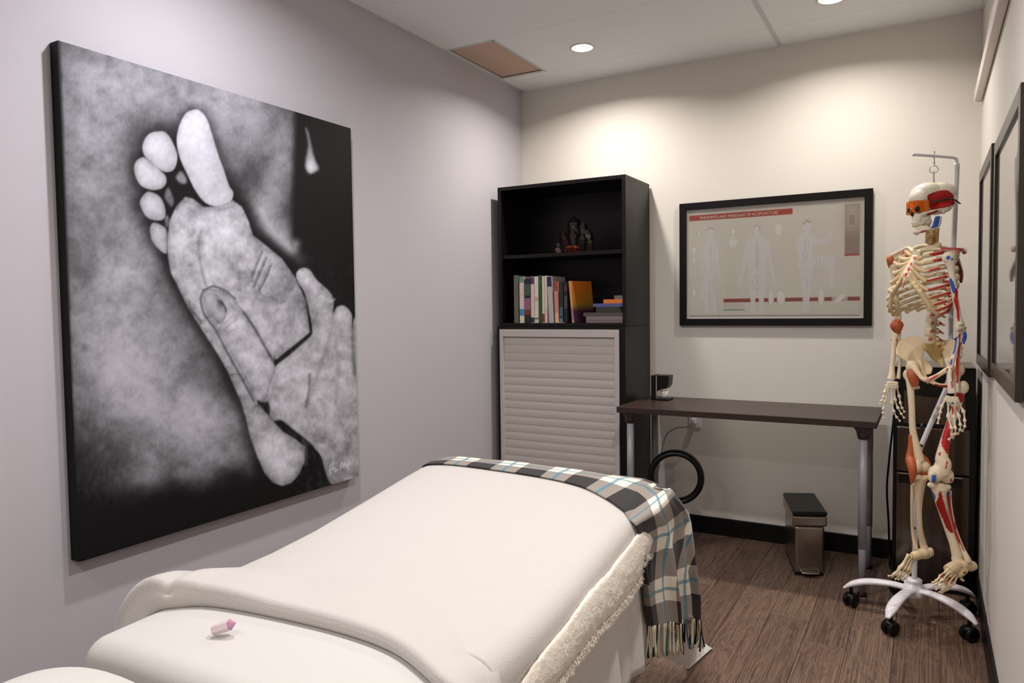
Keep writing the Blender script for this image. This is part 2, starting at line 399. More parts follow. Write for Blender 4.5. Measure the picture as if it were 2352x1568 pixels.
    shape([(790,792),(768,830),(800,860),(830,850),(815,805)], .42, .2, 10, 9); shape([(725,880),(708,930),(740,985),(760,960),(745,905)], .38, .2, 10, 9); shape([(722,1030),(705,1070),(720,1100),(738,1070)], .35, .2, 8, 8)
    shape(toes[0], .80, .18, 22, 5, .12, [(870,540,110,.14), (985,880,50,-.1)])
    shape(toes[1], .76, .26, 24, 5, .12, [(650,660,60,.12)]); shape(toes[2], .74, .26, 20, 5, .12, [(600,800,60,.12)])
    shape(toes[3], .70, .26, 18, 5, .12, [(625,970,40,.1)]); shape(toes[4], .68, .28, 16, 5, .12)
    shape(fz[::4], .66, .26, 26, 6, .26, [(1040,1120,120,.20), (960,1350,110,.12), (770,1150,60,.14), (850,1340,60,-.14), (1080,1310,90,-.12), (1300,1450,110,-.12), (1320,2350,110,.22), (1190,2080,60,-.08), (900,1180,24,-.28), (1380,1500,90,-.14)], n=1)
    stroke([(935,985),(1000,1000),(1080,985)], 7, -.18); stroke([(905,1120),(892,1200),(905,1300),(935,1420),(960,1440)], 10, -.30)
    stroke([(960,1130),(1060,1200),(1140,1180),(1165,1120)], 16, .16)
    for s in ([(1240,1230),(1215,1290),(1185,1370)], [(1262,1265),(1235,1330),(1195,1420)], [(1285,1310),(1262,1370),(1225,1440)]):
        stroke(s, 8, -.42); stroke([(x+13, y+4) for x, y in s], 6, .25)
    stroke([(1420,1440),(1340,1560),(1285,1660)], 12, .22); stroke([(845,1500),(850,1540),(905,1610)], 6, -.5)
    stroke([(1070,1900),(1130,1895)], 5, -.3); stroke([(1150,2120),(1225,2060)], 8, -.2)
    # hand
    shape([(1300,1880),(1330,1830),(1400,1770),(1500,1690),(1512,1640),(1490,1530),(1470,1450),(1432,1390),(1428,1345),(1460,1318),(1500,1330),(1540,1385),(1600,1440),(1630,1490),(1628,1560),(1650,1530),(1690,1526),(1728,1570),(1733,1640),(1748,1590),(1790,1640),(1800,2500),(1620,2497),(1585,2440),(1560,2345),(1500,2285),(1400,2215),(1345,2165),(1290,2140),(1265,2060),(1235,2040),(1240,1960)], .66, .24, 24, 6, .26,
          [(1470,1370,50,.16), (1680,1560,50,.14), (1420,1880,150,.10), (1660,2350,140,-.10), (1550,2000,90,.08)])
    stroke([(1628,1560),(1622,1650),(1590,1760),(1540,1900),(1490,2060)], 16, -.22); stroke([(1560,1500),(1575,1620),(1560,1760)], 20, .18)
    stroke([(1735,1640),(1738,1780),(1745,1900)], 12, -.45); stroke([(1700,1640),(1700,1800),(1680,1960)], 16, .16)
    stroke([(1500,1900),(1495,2000),(1478,2080)], 10, -.45); stroke([(1640,1680),(1655,1860),(1640,2060)], 12, -.16); stroke([(1560,1470),(1610,1500),(1635,1490)], 7, .3)
    shape([(968,1434),(930,1450),(918,1490),(932,1550),(985,1635),(1035,1720),(1085,1810),(1130,1890),(1168,1965),(1205,2035),(1225,2050),(1262,2030),(1285,1950),(1312,1850),(1255,1740),(1195,1630),(1145,1560),(1085,1490),(1025,1446)], .68, .26, 20, 5, .22, [(1060,1600,60,.12), (1180,1800,70,.06)])
    shape([(955,1455),(930,1475),(935,1530),(975,1590),(1010,1630),(1035,1600),(1050,1550),(1020,1490),(985,1460)], .62, .2, 14, 4, .2, [(1010,1520,22,-.30)])
    stroke([(1000,1495),(1035,1530),(1040,1555)], 6, -.55); stroke([(1000,1630),(1040,1600),(1075,1560)], 6, .25); stroke([(1030,1660),(1065,1625),(1100,1600)], 5, -.2); stroke([(1040,1690),(1080,1655)], 5, -.2)
    stroke([(922,1440),(906,1490),(925,1570),(985,1655),(1035,1750),(1090,1850),(1140,1940),(1195,2040)], 8, -.62); stroke([(925,1440),(975,1420),(1040,1445),(1090,1485)], 7, -.65)
    stroke([(1140,1560),(1200,1650),(1255,1745),(1305,1835)], 8, -.55)
    shape([(1305,1800),(1320,1815),(1395,1755),(1505,1675),(1500,1695),(1400,1785),(1335,1835),(1308,1850)], .04, 0, 10, 7, 0)
    shape([(1215,2040),(1250,2055),(1275,2048),(1280,2110),(1225,2068)], .05, 0, 10, 8, 0); shape([(1310,2165),(1345,2148),(1400,2190),(1500,2270),(1520,2300),(1470,2270),(1390,2228)], .04, 0, 10, 9, 0)
    shape([(1480,2300),(1510,2290),(1545,2330),(1572,2400),(1600,2470),(1600,2500),(1520,2560),(1440,2560),(1370,2520),(1440,2470),(1478,2390)], .03, 0, 10, 10, 0)
    stroke([(1465,2260),(1482,2320),(1476,2390)], 9, .12)
    # vignettes of the print itself: black foot, dark right
    C *= 1-.9*sst(2500, 2560, Q[:, 1]+.26*(Q[:, 0]-1760)); C *= 1-.55*sst(1700, 1745, Q[:, 0]-.022*(Q[:, 1]-560))*(1-sst(1500, 1560, Q[:, 1]))
    # signature
    for s in ([(1618,2385),(1608,2420),(1612,2440)], [(1628,2380),(1622,2420)], [(1612,2422),(1635,2408),(1640,2428),(1650,2418),(1652,2420)], [(1668,2412),(1676,2380),(1684,2405),(1692,2378),(1696,2402)], [(1702,2408),(1714,2370),(1710,2425)], [(1700,2398),(1716,2390),(1724,2388)]):
        stroke(s, 2.6, .9)
    C = np.clip(C, .012, .98)
    g = .80*C**1.35; col = np.stack([g*.93+.003, g*.93+.0025, g*1.04+.003], 1)
    P = V.reshape(ny, nz, 3); v, f = grid(P)
    return v, [q[::-1] if False else q for q in f], col
cv = thing('canvas_painting', 'large black and white canvas of hands massaging a bare foot on the grey left wall', 'painting', (XL, (CY0+CY1)/2, CZ0))
v, f, c = paint_canvas()
obj('painted_face', (v, f), canvas_m, cv, cols=c)
obj('stretcher_side', box(XL+.001, CX-.0006, CY0, CY1, CZ0, CZ1), canvas_side, cv, bevel=.002)

# ================================================================== FRAMED CHART ON THE BACK WALL
def frame_parts(root, axis, sgn, plane, a0, a1, z0, z1, w, depth, m, lip=.006):
    """rectangular picture frame of four mitred rails lying on a wall plane"""
    o = plane+sgn*depth
    for nm, poly in (('frame_rail', [(a0, z1), (a1, z1), (a1-w, z1-w), (a0+w, z1-w)]), ('frame_rail', [(a0, z0), (a0+w, z0+w), (a1-w, z0+w), (a1, z0)]),
                     ('frame_rail', [(a0, z0), (a0, z1), (a0+w, z1-w), (a0+w, z0+w)]), ('frame_rail', [(a1, z0), (a1-w, z0+w), (a1-w, z1-w), (a1, z1)])):
        obj(nm, prism(poly, axis, plane+sgn*.002, o), m, root, bevel=.0015)
CA0, CA1, CB0, CB1 = -1.155, -.229, 1.111, 1.758
ch = thing('framed_chart', 'black framed acupuncture chart on the back wall above the desk', 'framed poster', ((CA0+CA1)/2, YB, CB0))
frame_parts(ch, 1, -1, YB, CA0, CA1, CB0, CB1, .036, .022, frame_black)
def paint_chart():
    nx_, nz_ = 420, 280; a0, a1, z0, z1 = CA0+.034, CA1-.034, CB0+.034, CB1-.034
    X, Z = np.meshgrid(np.linspace(a0, a1, nx_), np.linspace(z0, z1, nz_), indexing='ij')
    V = np.stack([X.ravel(), np.full(X.size, YB-.008), Z.ravel()], 1)
    # sheet coordinates: s 0..1 left-right, t 0..1 top-bottom, in units of a 1000 x 640 page
    Q = np.stack([(X.ravel()-a0)/(a1-a0)*1000, (z1-Z.ravel())/(z1-z0)*670], 1)
    paper = np.array(lin((222,216,203))); C = np.tile(paper, (len(Q), 1)); C *= (1+.04*(fbm(Q/90, 2, 5)-.5))[:, None]
    def fill(poly, col, soft=2.5, k=1, curve=True):
        p = closed_curve(poly, 4) if curve else np.asarray(poly, float); i = inpoly(Q, p); d = segdist(Q, p); m = sst(-soft, soft, np.where(i, d, -d))*k
        nonlocal C
        C = C*(1-m[:, None])+np.array(lin(col))*m[:, None]
    def rect(x0, y0, x1, y1, col, k=1): fill([(x0, y0), (x1, y0), (x1, y1), (x0, y1)], col, 1.2, k, False)
    def line(P, w, col, k):
        nonlocal C
        d = segdist(Q, P, False); m = np.exp(-(d/w)**2)*k; C = C*(1-m[:, None])+np.array(lin(col))*m[:, None]
    rect(0, 0, 1000, 10, (238,234,228)); rect(0, 0, 8, 670, (238,234,228)); rect(992, 0, 1000, 670, (238,234,228)); rect(0, 655, 1000, 670, (238,234,228))
    rect(18, 36, 622, 70, (176,72,56))
    rect(898, 36, 975, 320, (160,140,128)); rect(898, 310, 975, 322, (170,84,64)); fill([(905,40),(968,40),(968,160),(905,160)], (196,184,172), 60)
    for y in range(100, 150, 14): line([(925, y), (945, y+6)], 4, (96,78,72), .7)
    rect(228, 548, 978, 570, (146,58,44)); rect(228, 612, 352, 618, (70,150,110)); rect(20, 648, 976, 654, (150,138,116))
    for y in (580, 590, 600): line([(230, y), (340, y)], 1.5, (140,130,118), .5)
    for i in range(5): line([(250+i*16, 470), (250+i*16, 520)], 3, (170,160,140), .35)
    fig = (228,224,222)
    def person(parts, cx):
        for p in parts: fill([(cx+x, y) for x, y in p], fig, 2.5, .92)
    # standing back view
    person([[(0,120),(-16,130),(-18,160),(-8,186),(8,186),(18,160),(16,130)], [(-10,180),(-60,212),(-70,240),(-55,330),(-42,400),(42,400),(55,330),(70,240),(60,212),(10,180)],
            [(-62,214),(-80,300),(-84,350),(-102,420),(-112,450),(-94,452),(-74,380),(-62,320),(-50,250)], [(62,214),(80,300),(84,350),(102,420),(112,450),(94,452),(74,380),(62,320),(50,250)],
            [(-44,380),(-48,450),(-40,540),(-36,600),(-44,632),(-12,632),(-10,560),(-4,440)], [(44,380),(48,450),(40,540),(36,600),(44,632),(12,632),(10,560),(4,440)]], 425)
    # walking side view
    person([[(-10,120),(-24,140),(-16,172),(6,176),(20,150),(10,126)], [(-10,172),(-34,220),(-36,290),(-26,380),(22,390),(34,300),(40,230),(14,176)], [(34,215),(48,290),(52,350),(58,410),(44,414),(30,350),(24,250)],
            [(-34,220),(-50,300),(-66,390),(-54,396),(-38,330),(-22,260)], [(-24,370),(-50,450),(-60,540),(-30,600),(-44,626),(-10,628),(-16,540),(0,450)], [(0,370),(20,450),(34,540),(30,600),(44,630),(18,632),(8,560),(-4,450)]], 150)
    # man with raised arm and leg
    person([[(0,108),(-24,122),(-22,156),(0,170),(20,150),(18,120)], [(-10,168),(-50,210),(-60,250),(-40,330),(-44,380),(34,380),(26,300),(30,220),(14,176)], [(20,210),(70,222),(110,206),(120,180),(130,184),(124,222),(80,246),(24,240)],
            [(-30,370),(-28,470),(-20,560),(-24,625),(10,630),(16,560),(26,470),(30,380)], [(20,330),(90,316),(140,322),(150,360),(140,470),(150,490),(118,488),(112,380),(40,366)]], 700)
    for cx, cy, w, h in ((285,210,42,58), (545,150,36,54), (285,150,22,34), (48,250,22,38), (48,310,20,38), (48,510,22,38), (78,140,20,18), (560,545,38,62), (505,545,26,62), (778,545,26,70)):
        rect(cx-w/2-4, cy-h/2-4, cx+w/2+4, cy+h/2+4, (200,194,182), .8); fill([(cx-w/2, cy-h/2), (cx+w/2, cy-h/2+4), (cx+w/2-3, cy+h/2), (cx-w/2+3, cy+h/2)], (236,232,226), 4)
    rect(262, 190, 308, 196, (176,168,158), .4); fill([(845,570),(880,535),(905,545),(868,575)], (236,232,226), 4); rect(834, 546, 916, 572, (214,206,192), .7); fill([(850,572),(885,534),(905,545),(868,577)], (238,234,228), 3)
    line([(128,128),(146,116),(164,128)], 5, (150,140,130), .5); line([(682,128),(700,112),(716,122)], 6, (140,132,124), .6); line([(410,128),(425,118),(440,130),(438,156)], 5, (170,164,158), .5)
    for cx, cy in ((160,260), (165,340), (425,260), (425,330), (410,470), (440,470), (700,250), (690,320), (760,345), (710,470), (150,450), (176,500)):
        line([(cx-12, cy-26), (cx-4, cy), (cx-10, cy+30)], 2.5, (170,174,178), .5); line([(cx+12, cy-22), (cx+8, cy+24)], 2, (186,170,160), .45)
    line([(425,200),(425,380)], 2, (150,156,170), .5)
    p = V.reshape(nx_, nz_, 3); v, f = grid(p)
    return v, [q[::-1] for q in f], np.clip(C, 0, 1), (a0, a1, z0, z1)
v, f, c, (a0, a1, z0, z1) = paint_chart()
obj('chart_print', (v, f), print_m, ch, cols=c)
obj('chart_glass', box(CA0+.034, CA1-.034, YB-.0125, YB-.0112, CB0+.034, CB1-.034), glass_m, ch)
def text(s, size, m, parent, loc, rx=math.pi/2, rz=0, w=None):
    cu = bpy.data.curves.new('lettering', 'FONT'); cu.body = s; cu.size = size; cu.extrude = .0003; cu.align_x = 'LEFT'
    o = bpy.data.objects.new('lettering', cu); COL.objects.link(o); bpy.context.view_layer.update()
    if w: k = w/max(o.dimensions.x, 1e-4)
    else: k = 1
    me = bpy.data.meshes.new_from_object(o.evaluated_get(bpy.context.evaluated_depsgraph_get())); COL.objects.unlink(o); bpy.data.objects.remove(o)
    for vv in me.vertices: vv.co.x *= k
    me.materials.clear(); me.materials.append(m)
    t = bpy.data.objects.new('lettering', me); COL.objects.link(t); t.parent = parent; t.rotation_euler = (rx, 0, rz); t.location = np.array(loc)-world_of(parent); return t
txt_white = mat('white_lettering', (236,226,214), .6)
text('THE POINTS AND MERIDIANS OF ACUPUNCTURE', .021, txt_white, ch, (a0+(a1-a0)*.082, YB-.0095, z1-(z1-z0)*.094), w=(a1-a0)*.46)

# ================================================================== PICTURES ON THE RIGHT WALL
XF = .178
def side_picture(y0, y1, z0, z1, label, seed):
    t = thing('framed_picture', label, 'framed poster', (XR, (y0+y1)/2, z0), 'framed posters on the right wall')
    frame_parts(t, 0, -1, XR, y0, y1, z0, z1, .042, XR-XF, frame_brown)
    g = [box(XR-.010, XR-.006, y0+.04, y1-.04, z0+.04, z1-.04)]
    obj('print', g, mat('pale_side_print', (205,203,194), .7, mix=(214,206,196), mscale=5), t)
    obj('glass', box(XR-.0125, XR-.0112, y0+.04, y1-.04, z0+.04, z1-.04), glass_m, t)
    return t
side_picture(2.92, 3.58, .965, 1.742, 'dark brown framed picture on the right wall, the one nearer the back corner', 1)
side_picture(2.04, 2.80, .985, 1.715, 'dark brown framed picture on the right wall, nearer the viewer, its glass reflecting the skeleton', 2)
# white rail high on the right wall
rl = thing('wall_rail', 'long white rail mounted high on the right wall above the pictures', 'rail', (XR, 2.5, 2.09))
obj('rail_body', box(XR-.030, XR-.002, .6, 3.80, 2.085, 2.135), mat('rail_white', (226,216,210), .5), rl, bevel=.004)
obj('end_cap', box(XR-.032, XR-.001, 3.80, 3.806, 2.083, 2.137), white_plastic, rl, bevel=.001)

# ================================================================== SHELF UNIT AND TAMBOUR CABINET
BX0, BX1, BY0 = -2.066, -1.322, 3.50
su = thing('shelf_unit', 'open black shelf unit stacked on the grey shutter cabinet', 'shelf', ((BX0+BX1)/2, 3.68, 1.118))
B1 = YB-.015
obj('side_panel', box(BX0, BX0+.02, BY0, B1, 1.118, 1.858), black_wood, su, bevel=.001); obj('side_panel', box(BX1-.02, BX1, BY0, B1, 1.118, 1.858), black_wood, su, bevel=.001)
obj('top_panel', box(BX0, BX1, BY0, B1, 1.858, 1.878), black_wood, su, bevel=.001); obj('bottom_panel', box(BX0+.02, BX1-.02, BY0, B1, 1.118, 1.134), black_wood, su)
obj('shelf_board', box(BX0+.02, BX1-.02, BY0+.012, B1-.01, 1.487, 1.506), black_wood, su, bevel=.001); obj('back_panel', box(BX0+.02, BX1-.02, B1-.008, B1, 1.134, 1.858), black_wood, su)
cb = thing('tambour_cabinet', 'dark cabinet with a grey roller shutter front under the black shelves', 'cabinet', ((BX0+BX1)/2, 3.68, 0))
C0 = 3.485
obj('side_panel', box(BX0-.006, BX0+.012, C0, B1, 0, 1.116), black_wood, cb, bevel=.001); obj('side_panel', box(BX1-.018, BX1, C0, B1, 0, 1.116), black_wood, cb, bevel=.001)
obj('top_panel', box(BX0+.012, BX1-.018, C0, B1, 1.100, 1.116), black_wood, cb); obj('back_panel', box(BX0+.012, BX1-.018, B1-.008, B1, .0, 1.1), black_wood, cb); obj('plinth', box(BX0+.012, BX1-.018, C0+.02, C0+.04, 0, .07), black_wood, cb)
dx0, dx1, dz0, dz1 = BX0+.012, -1.355, .07, 1.100
fr = obj('shutter_frame', [box(dx0, dx0+.022, C0-.006, C0+.02, dz0, dz1), box(dx1-.024, dx1, C0-.006, C0+.02, dz0, dz1), box(dx0+.022, dx1-.024, C0-.006, C0+.02, dz1-.040, dz1), box(dx0+.022, dx1-.024, C0-.006, C0+.02, dz0, dz0+.03)], shutter_m, cb, bevel=.0015)
obj('filler_strip', box(dx1, BX1-.018, C0+.004, C0+.02, dz0, dz1), black_wood, cb)
nsl = 22; zs = np.linspace(dz0+.03, dz1-.042, nsl+1)
for i in range(nsl):
    h = zs[i+1]-zs[i]; prof = [(C0+.018, zs[i]+.0006), (C0+.0068, zs[i]+.0004), (C0+.0052, zs[i]+h*.25), (C0+.005, zs[i]+h*.55), (C0+.0058, zs[i]+h*.85), (C0+.0072, zs[i+1]-.0004), (C0+.018, zs[i+1]-.0006)]
    obj('slat', prism(prof, 0, dx0+.022, dx1-.024), shutter_m, cb)
# books
def book(px0, px1, ptop, col, label, band=None, lean=0, depth=.17, y=3.515, mark=None):
    a = on(px0, 740, 1, y); b = on(px1, 740, 1, y); top = on((px0+px1)/2, ptop, 1, y)[2]
    x0, x1, z0, z1 = a[0]+.0008, b[0]-.0008, 1.1342, top; w = x1-x0
    t = thing('book', label, 'book', ((x0+x1)/2, y, z0), 'books standing on the lower shelf')
    m = mat('book_'+'_'.join(map(str, col)), col, .55)
    paper = mat('book_pages', (214,206,190), .9)
    def sh(geo):
        v, f = geo; v = np.array(v, float); v[:, 0] += (v[:, 2]-z0)*lean; return v, f
    cv_ = w*.12+.0006
    obj('cover', [sh(box(x0, x0+cv_, y, y+depth, z0, z1)), sh(box(x1-cv_, x1, y, y+depth, z0, z1)), sh(box(x0+cv_, x1-cv_, y, y+.002, z0, z1))], m, t)
    obj('pages', sh(box(x0+cv_, x1-cv_, y+.002, y+depth-.004, z0+.003, z1-.003)), paper, t)
    for (f0, f1, bc) in (band or []):
        obj('spine_print', sh(box(x0+.0003, x1-.0003, y-.0006, y+.0004, z0+(z1-z0)*f0, z0+(z1-z0)*f1)), mat('book_'+'_'.join(map(str, bc)), bc, .55), t)
    return t
book(1181, 1191.5, 632, (96,98,88), 'grey book at the far left of the row')
book(1193.8, 1204.5, 635, (206,190,182), 'white book with teal top and blue patch low on its spine', [(.88,1,(96,142,126)), (.16,.30,(66,128,176)), (0,.155,(214,204,176))])
book(1205, 1219.3, 640, (22,34,26), 'dark green book with a pink flower patch on its spine', [(.30,.56,(140,92,120)), (.18,.30,(112,52,44)), (.62,.88,(64,84,66))])
book(1219.8, 1228, 635, (206,190,184), 'white book with purple top and navy foot', [(.84,.99,(78,48,112)), (.01,.12,(36,44,84))])
book(1228.4, 1237.4, 634.5, (214,200,188), 'plain white book left of the green one', [(.48,.56,(200,160,160)), (.08,.11,(90,90,80))])
book(1237.8, 1245.6, 632, (34,84,40), 'green book between two white ones', [(.80,.90,(46,100,50))])
book(1245.8, 1251.6, 634, (206,194,174), 'cream book with red foot right of the green one', [(.02,.20,(140,50,42))])
book(1251.9, 1257.4, 633, (210,190,180), 'slim off-white book beside the navy-topped one', [(.30,.50,(214,202,176))])
book(1261, 1272, 634, (176,170,168), 'grey-white book with a navy top, leaning slightly', [(.78,.99,(34,36,84))], lean=-.045)
book(1275, 1284, 646, (196,132,118), 'pink paperback with red top and cream foot', [(.77,1,(148,62,54)), (0,.24,(214,170,136))], lean=-.03)
book(1285, 1293.6, 647, (34,40,46), 'dark blue book with a pale blue patch low on its spine', [(.16,.38,(58,92,112)), (.02,.12,(90,110,124))])
book(1295.5, 1303.5, 647, (30,26,24), 'near-black book beside the orange leaning one', [(.76,.9,(78,40,38)), (.35,.66,(70,66,60))])
def leaning_book():
    y = 3.515; a = on(1318, 742, 1, y); z0 = 1.1342; z1 = on(1306, 645, 1, y)[2]; ang = math.radians(-42)
    t = thing('book', 'orange book angled with its yellow and purple cover showing', 'book', (a[0], y, z0), 'books standing on the lower shelf')
    ux = np.array([math.cos(ang+math.pi/2), math.sin(ang+math.pi/2)]); ux = np.array([.30, .95]); ux /= np.linalg.norm(ux); nx2 = np.array([ux[1], -ux[0]])
    def sh(u0, u1, w0, w1, za, zb):
        v, f = box(u0, u1, w0, w1, za, zb); v = np.array(v)
        xy = np.array([a[0], y])+v[:, :1]*ux+v[:, 1:2]*(-nx2); return np.column_stack([xy[:, 0]-(v[:, 2]-z0)*.085, xy[:, 1], v[:, 2]]), f
    spine = mat('book_cream_spine', (216,160,112), .55)
    obj('pages', sh(.002, .165, .0015, .0105, z0+.003, z1-.003), mat('book_pages'), t)
    obj('spine', sh(0, .002, 0, .012, z0, z1), spine, t); obj('spine_print', sh(-.0006, 0, .0004, .0116, z0+.02, z0+(z1-z0)*.36), mat('book_lilac', (150,112,136), .6), t)
    m = bpy.data.materials.new('orange_cover'); m.use_nodes = True; nt = m.node_tree; tc = nt.nodes.new('ShaderNodeTexCoord'); sp = nt.nodes.new('ShaderNodeSeparateXYZ'); r = nt.nodes.new('ShaderNodeValToRGB')
    nt.links.new(tc.outputs['Generated'], sp.inputs[0]); nt.links.new(sp.outputs[2], r.inputs[0]); nt.links.new(r.outputs[0], nt.nodes['Principled BSDF'].inputs['Base Color'])
    e = r.color_ramp.elements; e[0].color = (*lin((60,26,50)), 1); e[0].position = .28; e[1].color = (*lin((196,104,30)), 1); e[1].position = .9; n = e.new(.45); n.color = (*lin((150,110,30)), 1)
    obj('cover', [sh(.002, .168, -.0001, .0014, z0, z1)], m, t); obj('cover', [sh(.002, .168, .0106, .012, z0, z1)], spine, t)
leaning_book()
# lying books
def flat_book(px0, ptop, pbot, col, label, yy=3.52, px1=1432, depth=.2):
    x0 = on(px0, ptop, 1, yy)[0]; x1 = on(px1, ptop, 1, yy)[0]-.004; zt, zb = on((px0+px1)/2, ptop, 1, yy)[2], on((px0+px1)/2, pbot, 1, yy)[2]
    t = thing('book', label, 'book', ((x0+x1)/2, yy, zb), 'books lying in a stack on the lower shelf')
    m = mat('book_'+'_'.join(map(str, col)), col, .5)
    obj('cover', [box(x0, x1, yy, yy+depth, zt-.002, zt-.0003), box(x0, x1, yy, yy+depth, zb+.0003, zb+.002), box(x0, x1, yy, yy+.002, zb+.002, zt-.002)], m, t)
    obj('pages', box(x0+.003, x1-.003, yy+.002, yy+depth-.004, zb+.002, zt-.002), mat('book_pages'), t)
flat_book(1346, 734.6, 741.8, (120,104,104), 'lowest grey book of the lying stack'); flat_book(1346, 726, 734.6, (128,116,116), 'grey book second from the bottom of the lying stack')
flat_book(1340, 717.5, 726, (84,74,76), 'wide dark grey book third from the bottom of the lying stack'); flat_book(1369, 704.5, 717.5, (52,52,44), 'black and olive book in the middle of the lying stack', px1=1424)
flat_book(1362, 696.5, 704.5, (84,88,140), 'thin blue book under the orange one'); flat_book(1386, 687, 696.5, (214,120,50), 'orange book near the top of the lying stack'); flat_book(1411, 678, 687, (110,104,104), 'small grey book on top of the lying stack')
d = on(1286, 743, 2, 1.1345)
tag(obj('coaster', lathe([(.001, 0), (.030, 0), (.032, .003), (.001, .003)], (on(1286, 744, 1, 3.506)[0], 3.508+.028, 1.1342), 24), mat('ceramic_white', (214,212,206), .3)), 'small white round disc lying in front of the books', 'coaster')
# smoky crystal cluster on the upper shelf
ccx = -1.645; ccy = 3.63; ccz = 1.5062
cr = thing('crystal_cluster', 'dark smoky crystal cluster on the upper black shelf', 'crystal', (ccx, ccy, ccz))
smoky = mat('smoky_quartz', (26,21,21), .12, coat=.6, mix=(44,34,36), mscale=30); amber = mat('amber_quartz', (84,32,14), .2, coat=.5); pale = mat('pale_quartz', (120,96,98), .2, coat=.4)
def shard(base, d, L, r, n=6, rot=0, tip=.28):
    d = np.array(d, float); d /= np.linalg.norm(d); a = np.cross(d, [0, .3, 1]); a /= np.linalg.norm(a); b = np.cross(d, a); V = []
    for t, k in ((0, .9), (1-tip, 1)):
        for j in range(n): an = rot+2*math.pi*j/n; V.append(np.array(base)+d*L*t+r*k*(math.cos(an)*a+math.sin(an)*b*.85))
    V.append(np.array(base)+d*L+a*r*.15); return np.array(V), [tuple(range(n))[::-1]]+[(j, (j+1) % n, n+(j+1) % n, n+j) for j in range(n)]+[(n+j, n+(j+1) % n, 2*n) for j in range(n)]
def lump(c, r, seed):
    v, f = ell((0, 0, 0), (1, 1, 1), nu=14, nv=9); v = v*(1+.55*(vnoise(v*2.6+9, seed)-.5)[:, None])*r+np.array(c); v[:, 2] = np.maximum(v[:, 2], ccz+.0005); return v, f
obj('rock_mass', [lump((ccx+.005, ccy+.01, ccz+.045), (.082, .045, .062), 4), lump((ccx+.005, ccy+.01, ccz+.115), (.046, .036, .062), 8)], smoky, cr)
obj('large_point', shard((ccx-.008, ccy-.01, ccz+.02), (-.03, -.05, 1), .185, .040, rot=.3, tip=.22), smoky, cr)
for (x, y, dx, dy, L, r, m) in ((-.05,-.02,-.18,-.15,.125,.028,smoky), (.035,-.01,.12,-.1,.165,.030,smoky), (.065,-.02,.14,-.2,.125,.028,smoky), (-.075,-.025,-.35,-.2,.08,.024,smoky), (.0,-.035,.05,-.3,.13,.026,smoky), (.04,-.035,.25,-.35,.10,.026,smoky), (-.03,-.035,-.25,-.35,.105,.024,smoky), (.02,-.03,-.1,-.2,.15,.022,smoky),
                              (-.015,-.055,-.1,-.35,.040,.026,amber), (.015,-.058,.2,-.3,.036,.022,amber), (-.088,-.045,-.6,-.3,.034,.018,pale), (.085,-.035,.2,-.3,.07,.022,mat('olive_quartz', (44,46,26), .25))):
    obj('point', shard((ccx+x, ccy+y, ccz+.004), (dx, dy, 1), L, r, rot=x*50, tip=.24), m, cr)

# ================================================================== DESK AND THINGS ROUND IT
dk = thing('desk', 'long dark brown desk with silver legs against the back wall', 'desk', (-.73, 3.5, 0))
obj('desktop', box(-1.288, -.172, 3.272, 3.748, .712, .74), desk_m, dk, bevel=.0015)
for x, y, e in ((-.225, 3.325, .15), (-1.238, 3.325, .15), (-.225, 3.69, .15), (-1.238, 3.69, .15)):
    l = obj('leg', lathe([(.0168, .20), (.0168, .672)], (x, y, 0), 20), grey_metal, dk, smooth=True)
    obj('lower_tube', lathe([(.0130, .012), (.0152, .192), (.0152, .204)], (x, y, 0), 20), grey_metal, l, smooth=True); obj('foot', lathe([(.014, 0), (.019, .002), (.019, .012)], (x, y, 0), 16), black_plastic, l, smooth=True)
    bk = obj('leg_bracket', [lathe([(.021, .660), (.027, .690), (.042, .7118)], (x, y, 0), 20)], mat('dark_grey_bracket', (58,54,54), .45), l, smooth=True)
# small device on the desk
gd = thing('desk_gadget', 'small black and silver upright device with a white glass, left end of the desk', 'gadget', (-1.175, 3.60, .74))
gx0 = -1.222
obj('body', box(gx0, gx0+.024, 3.58, 3.66, .7402, .866), black_plastic, gd, bevel=.003); obj('silver_edge', box(gx0+.024, gx0+.030, 3.585, 3.66, .7402, .864), chrome, gd, bevel=.001)
obj('head', prism([(gx0+.030, .866), (gx0+.094, .866), (gx0+.090, .82), (gx0+.078, .800), (gx0+.050, .795), (gx0+.030, .785)], 1, 3.585, 3.655), black_plastic, gd, bevel=.002)
obj('base', box(gx0+.024, gx0+.092, 3.575, 3.66, .7402, .750), black_plastic, gd, bevel=.002)
obj('glass_cup', lathe([(.012, .0), (.016, .005), (.021, .036), (.001, .036)], (gx0+.060, 3.62, .7505), 20), mat('white_glass', (226,222,214), .15), gd, smooth=True)
# outlet and cords
ol = thing('wall_outlet', 'white power outlet on the back wall just under the desktop', 'outlet', (-1.077, YB, .57))
obj('plate', box(-1.11, -1.045, YB-.006, YB-.0005, .565, .672), white_plastic, ol, bevel=.002); obj('plug', box(-1.092, -1.066, YB-.035, YB-.0065, .588, .616), white_plastic, ol, bevel=.004)
tag(obj('cord', tube([(-1.079, YB-.036, .598), (-1.10, YB-.05, .575), (-1.18, YB-.05, .555), (-1.235, YB-.05, .48), (-1.25, 3.72, .2), (-1.20, 3.62, .012)], .0028, 40, 8), mat('grey_cord', (120,108,98), .5), smooth=True), 'thin pale cord curving from the wall outlet down behind the ring fan', 'cord')
p = [on(2046, 1020, 1, 3.80), on(2042, 1060, 1, 3.80), on(2037, 1120, 1, 3.81), on(2041, 1200, 1, 3.82), (-.145, 3.82, .10), (-.14, 3.79, .012), (-.135, 3.72, .006)]
tag(obj('cord', tube([(-.13, 3.80, .70), (-.134, 3.80, .64)]+p, .0045, 50, 8), black_plastic, smooth=True), 'black power cord hanging beside the water dispenser', 'cord')
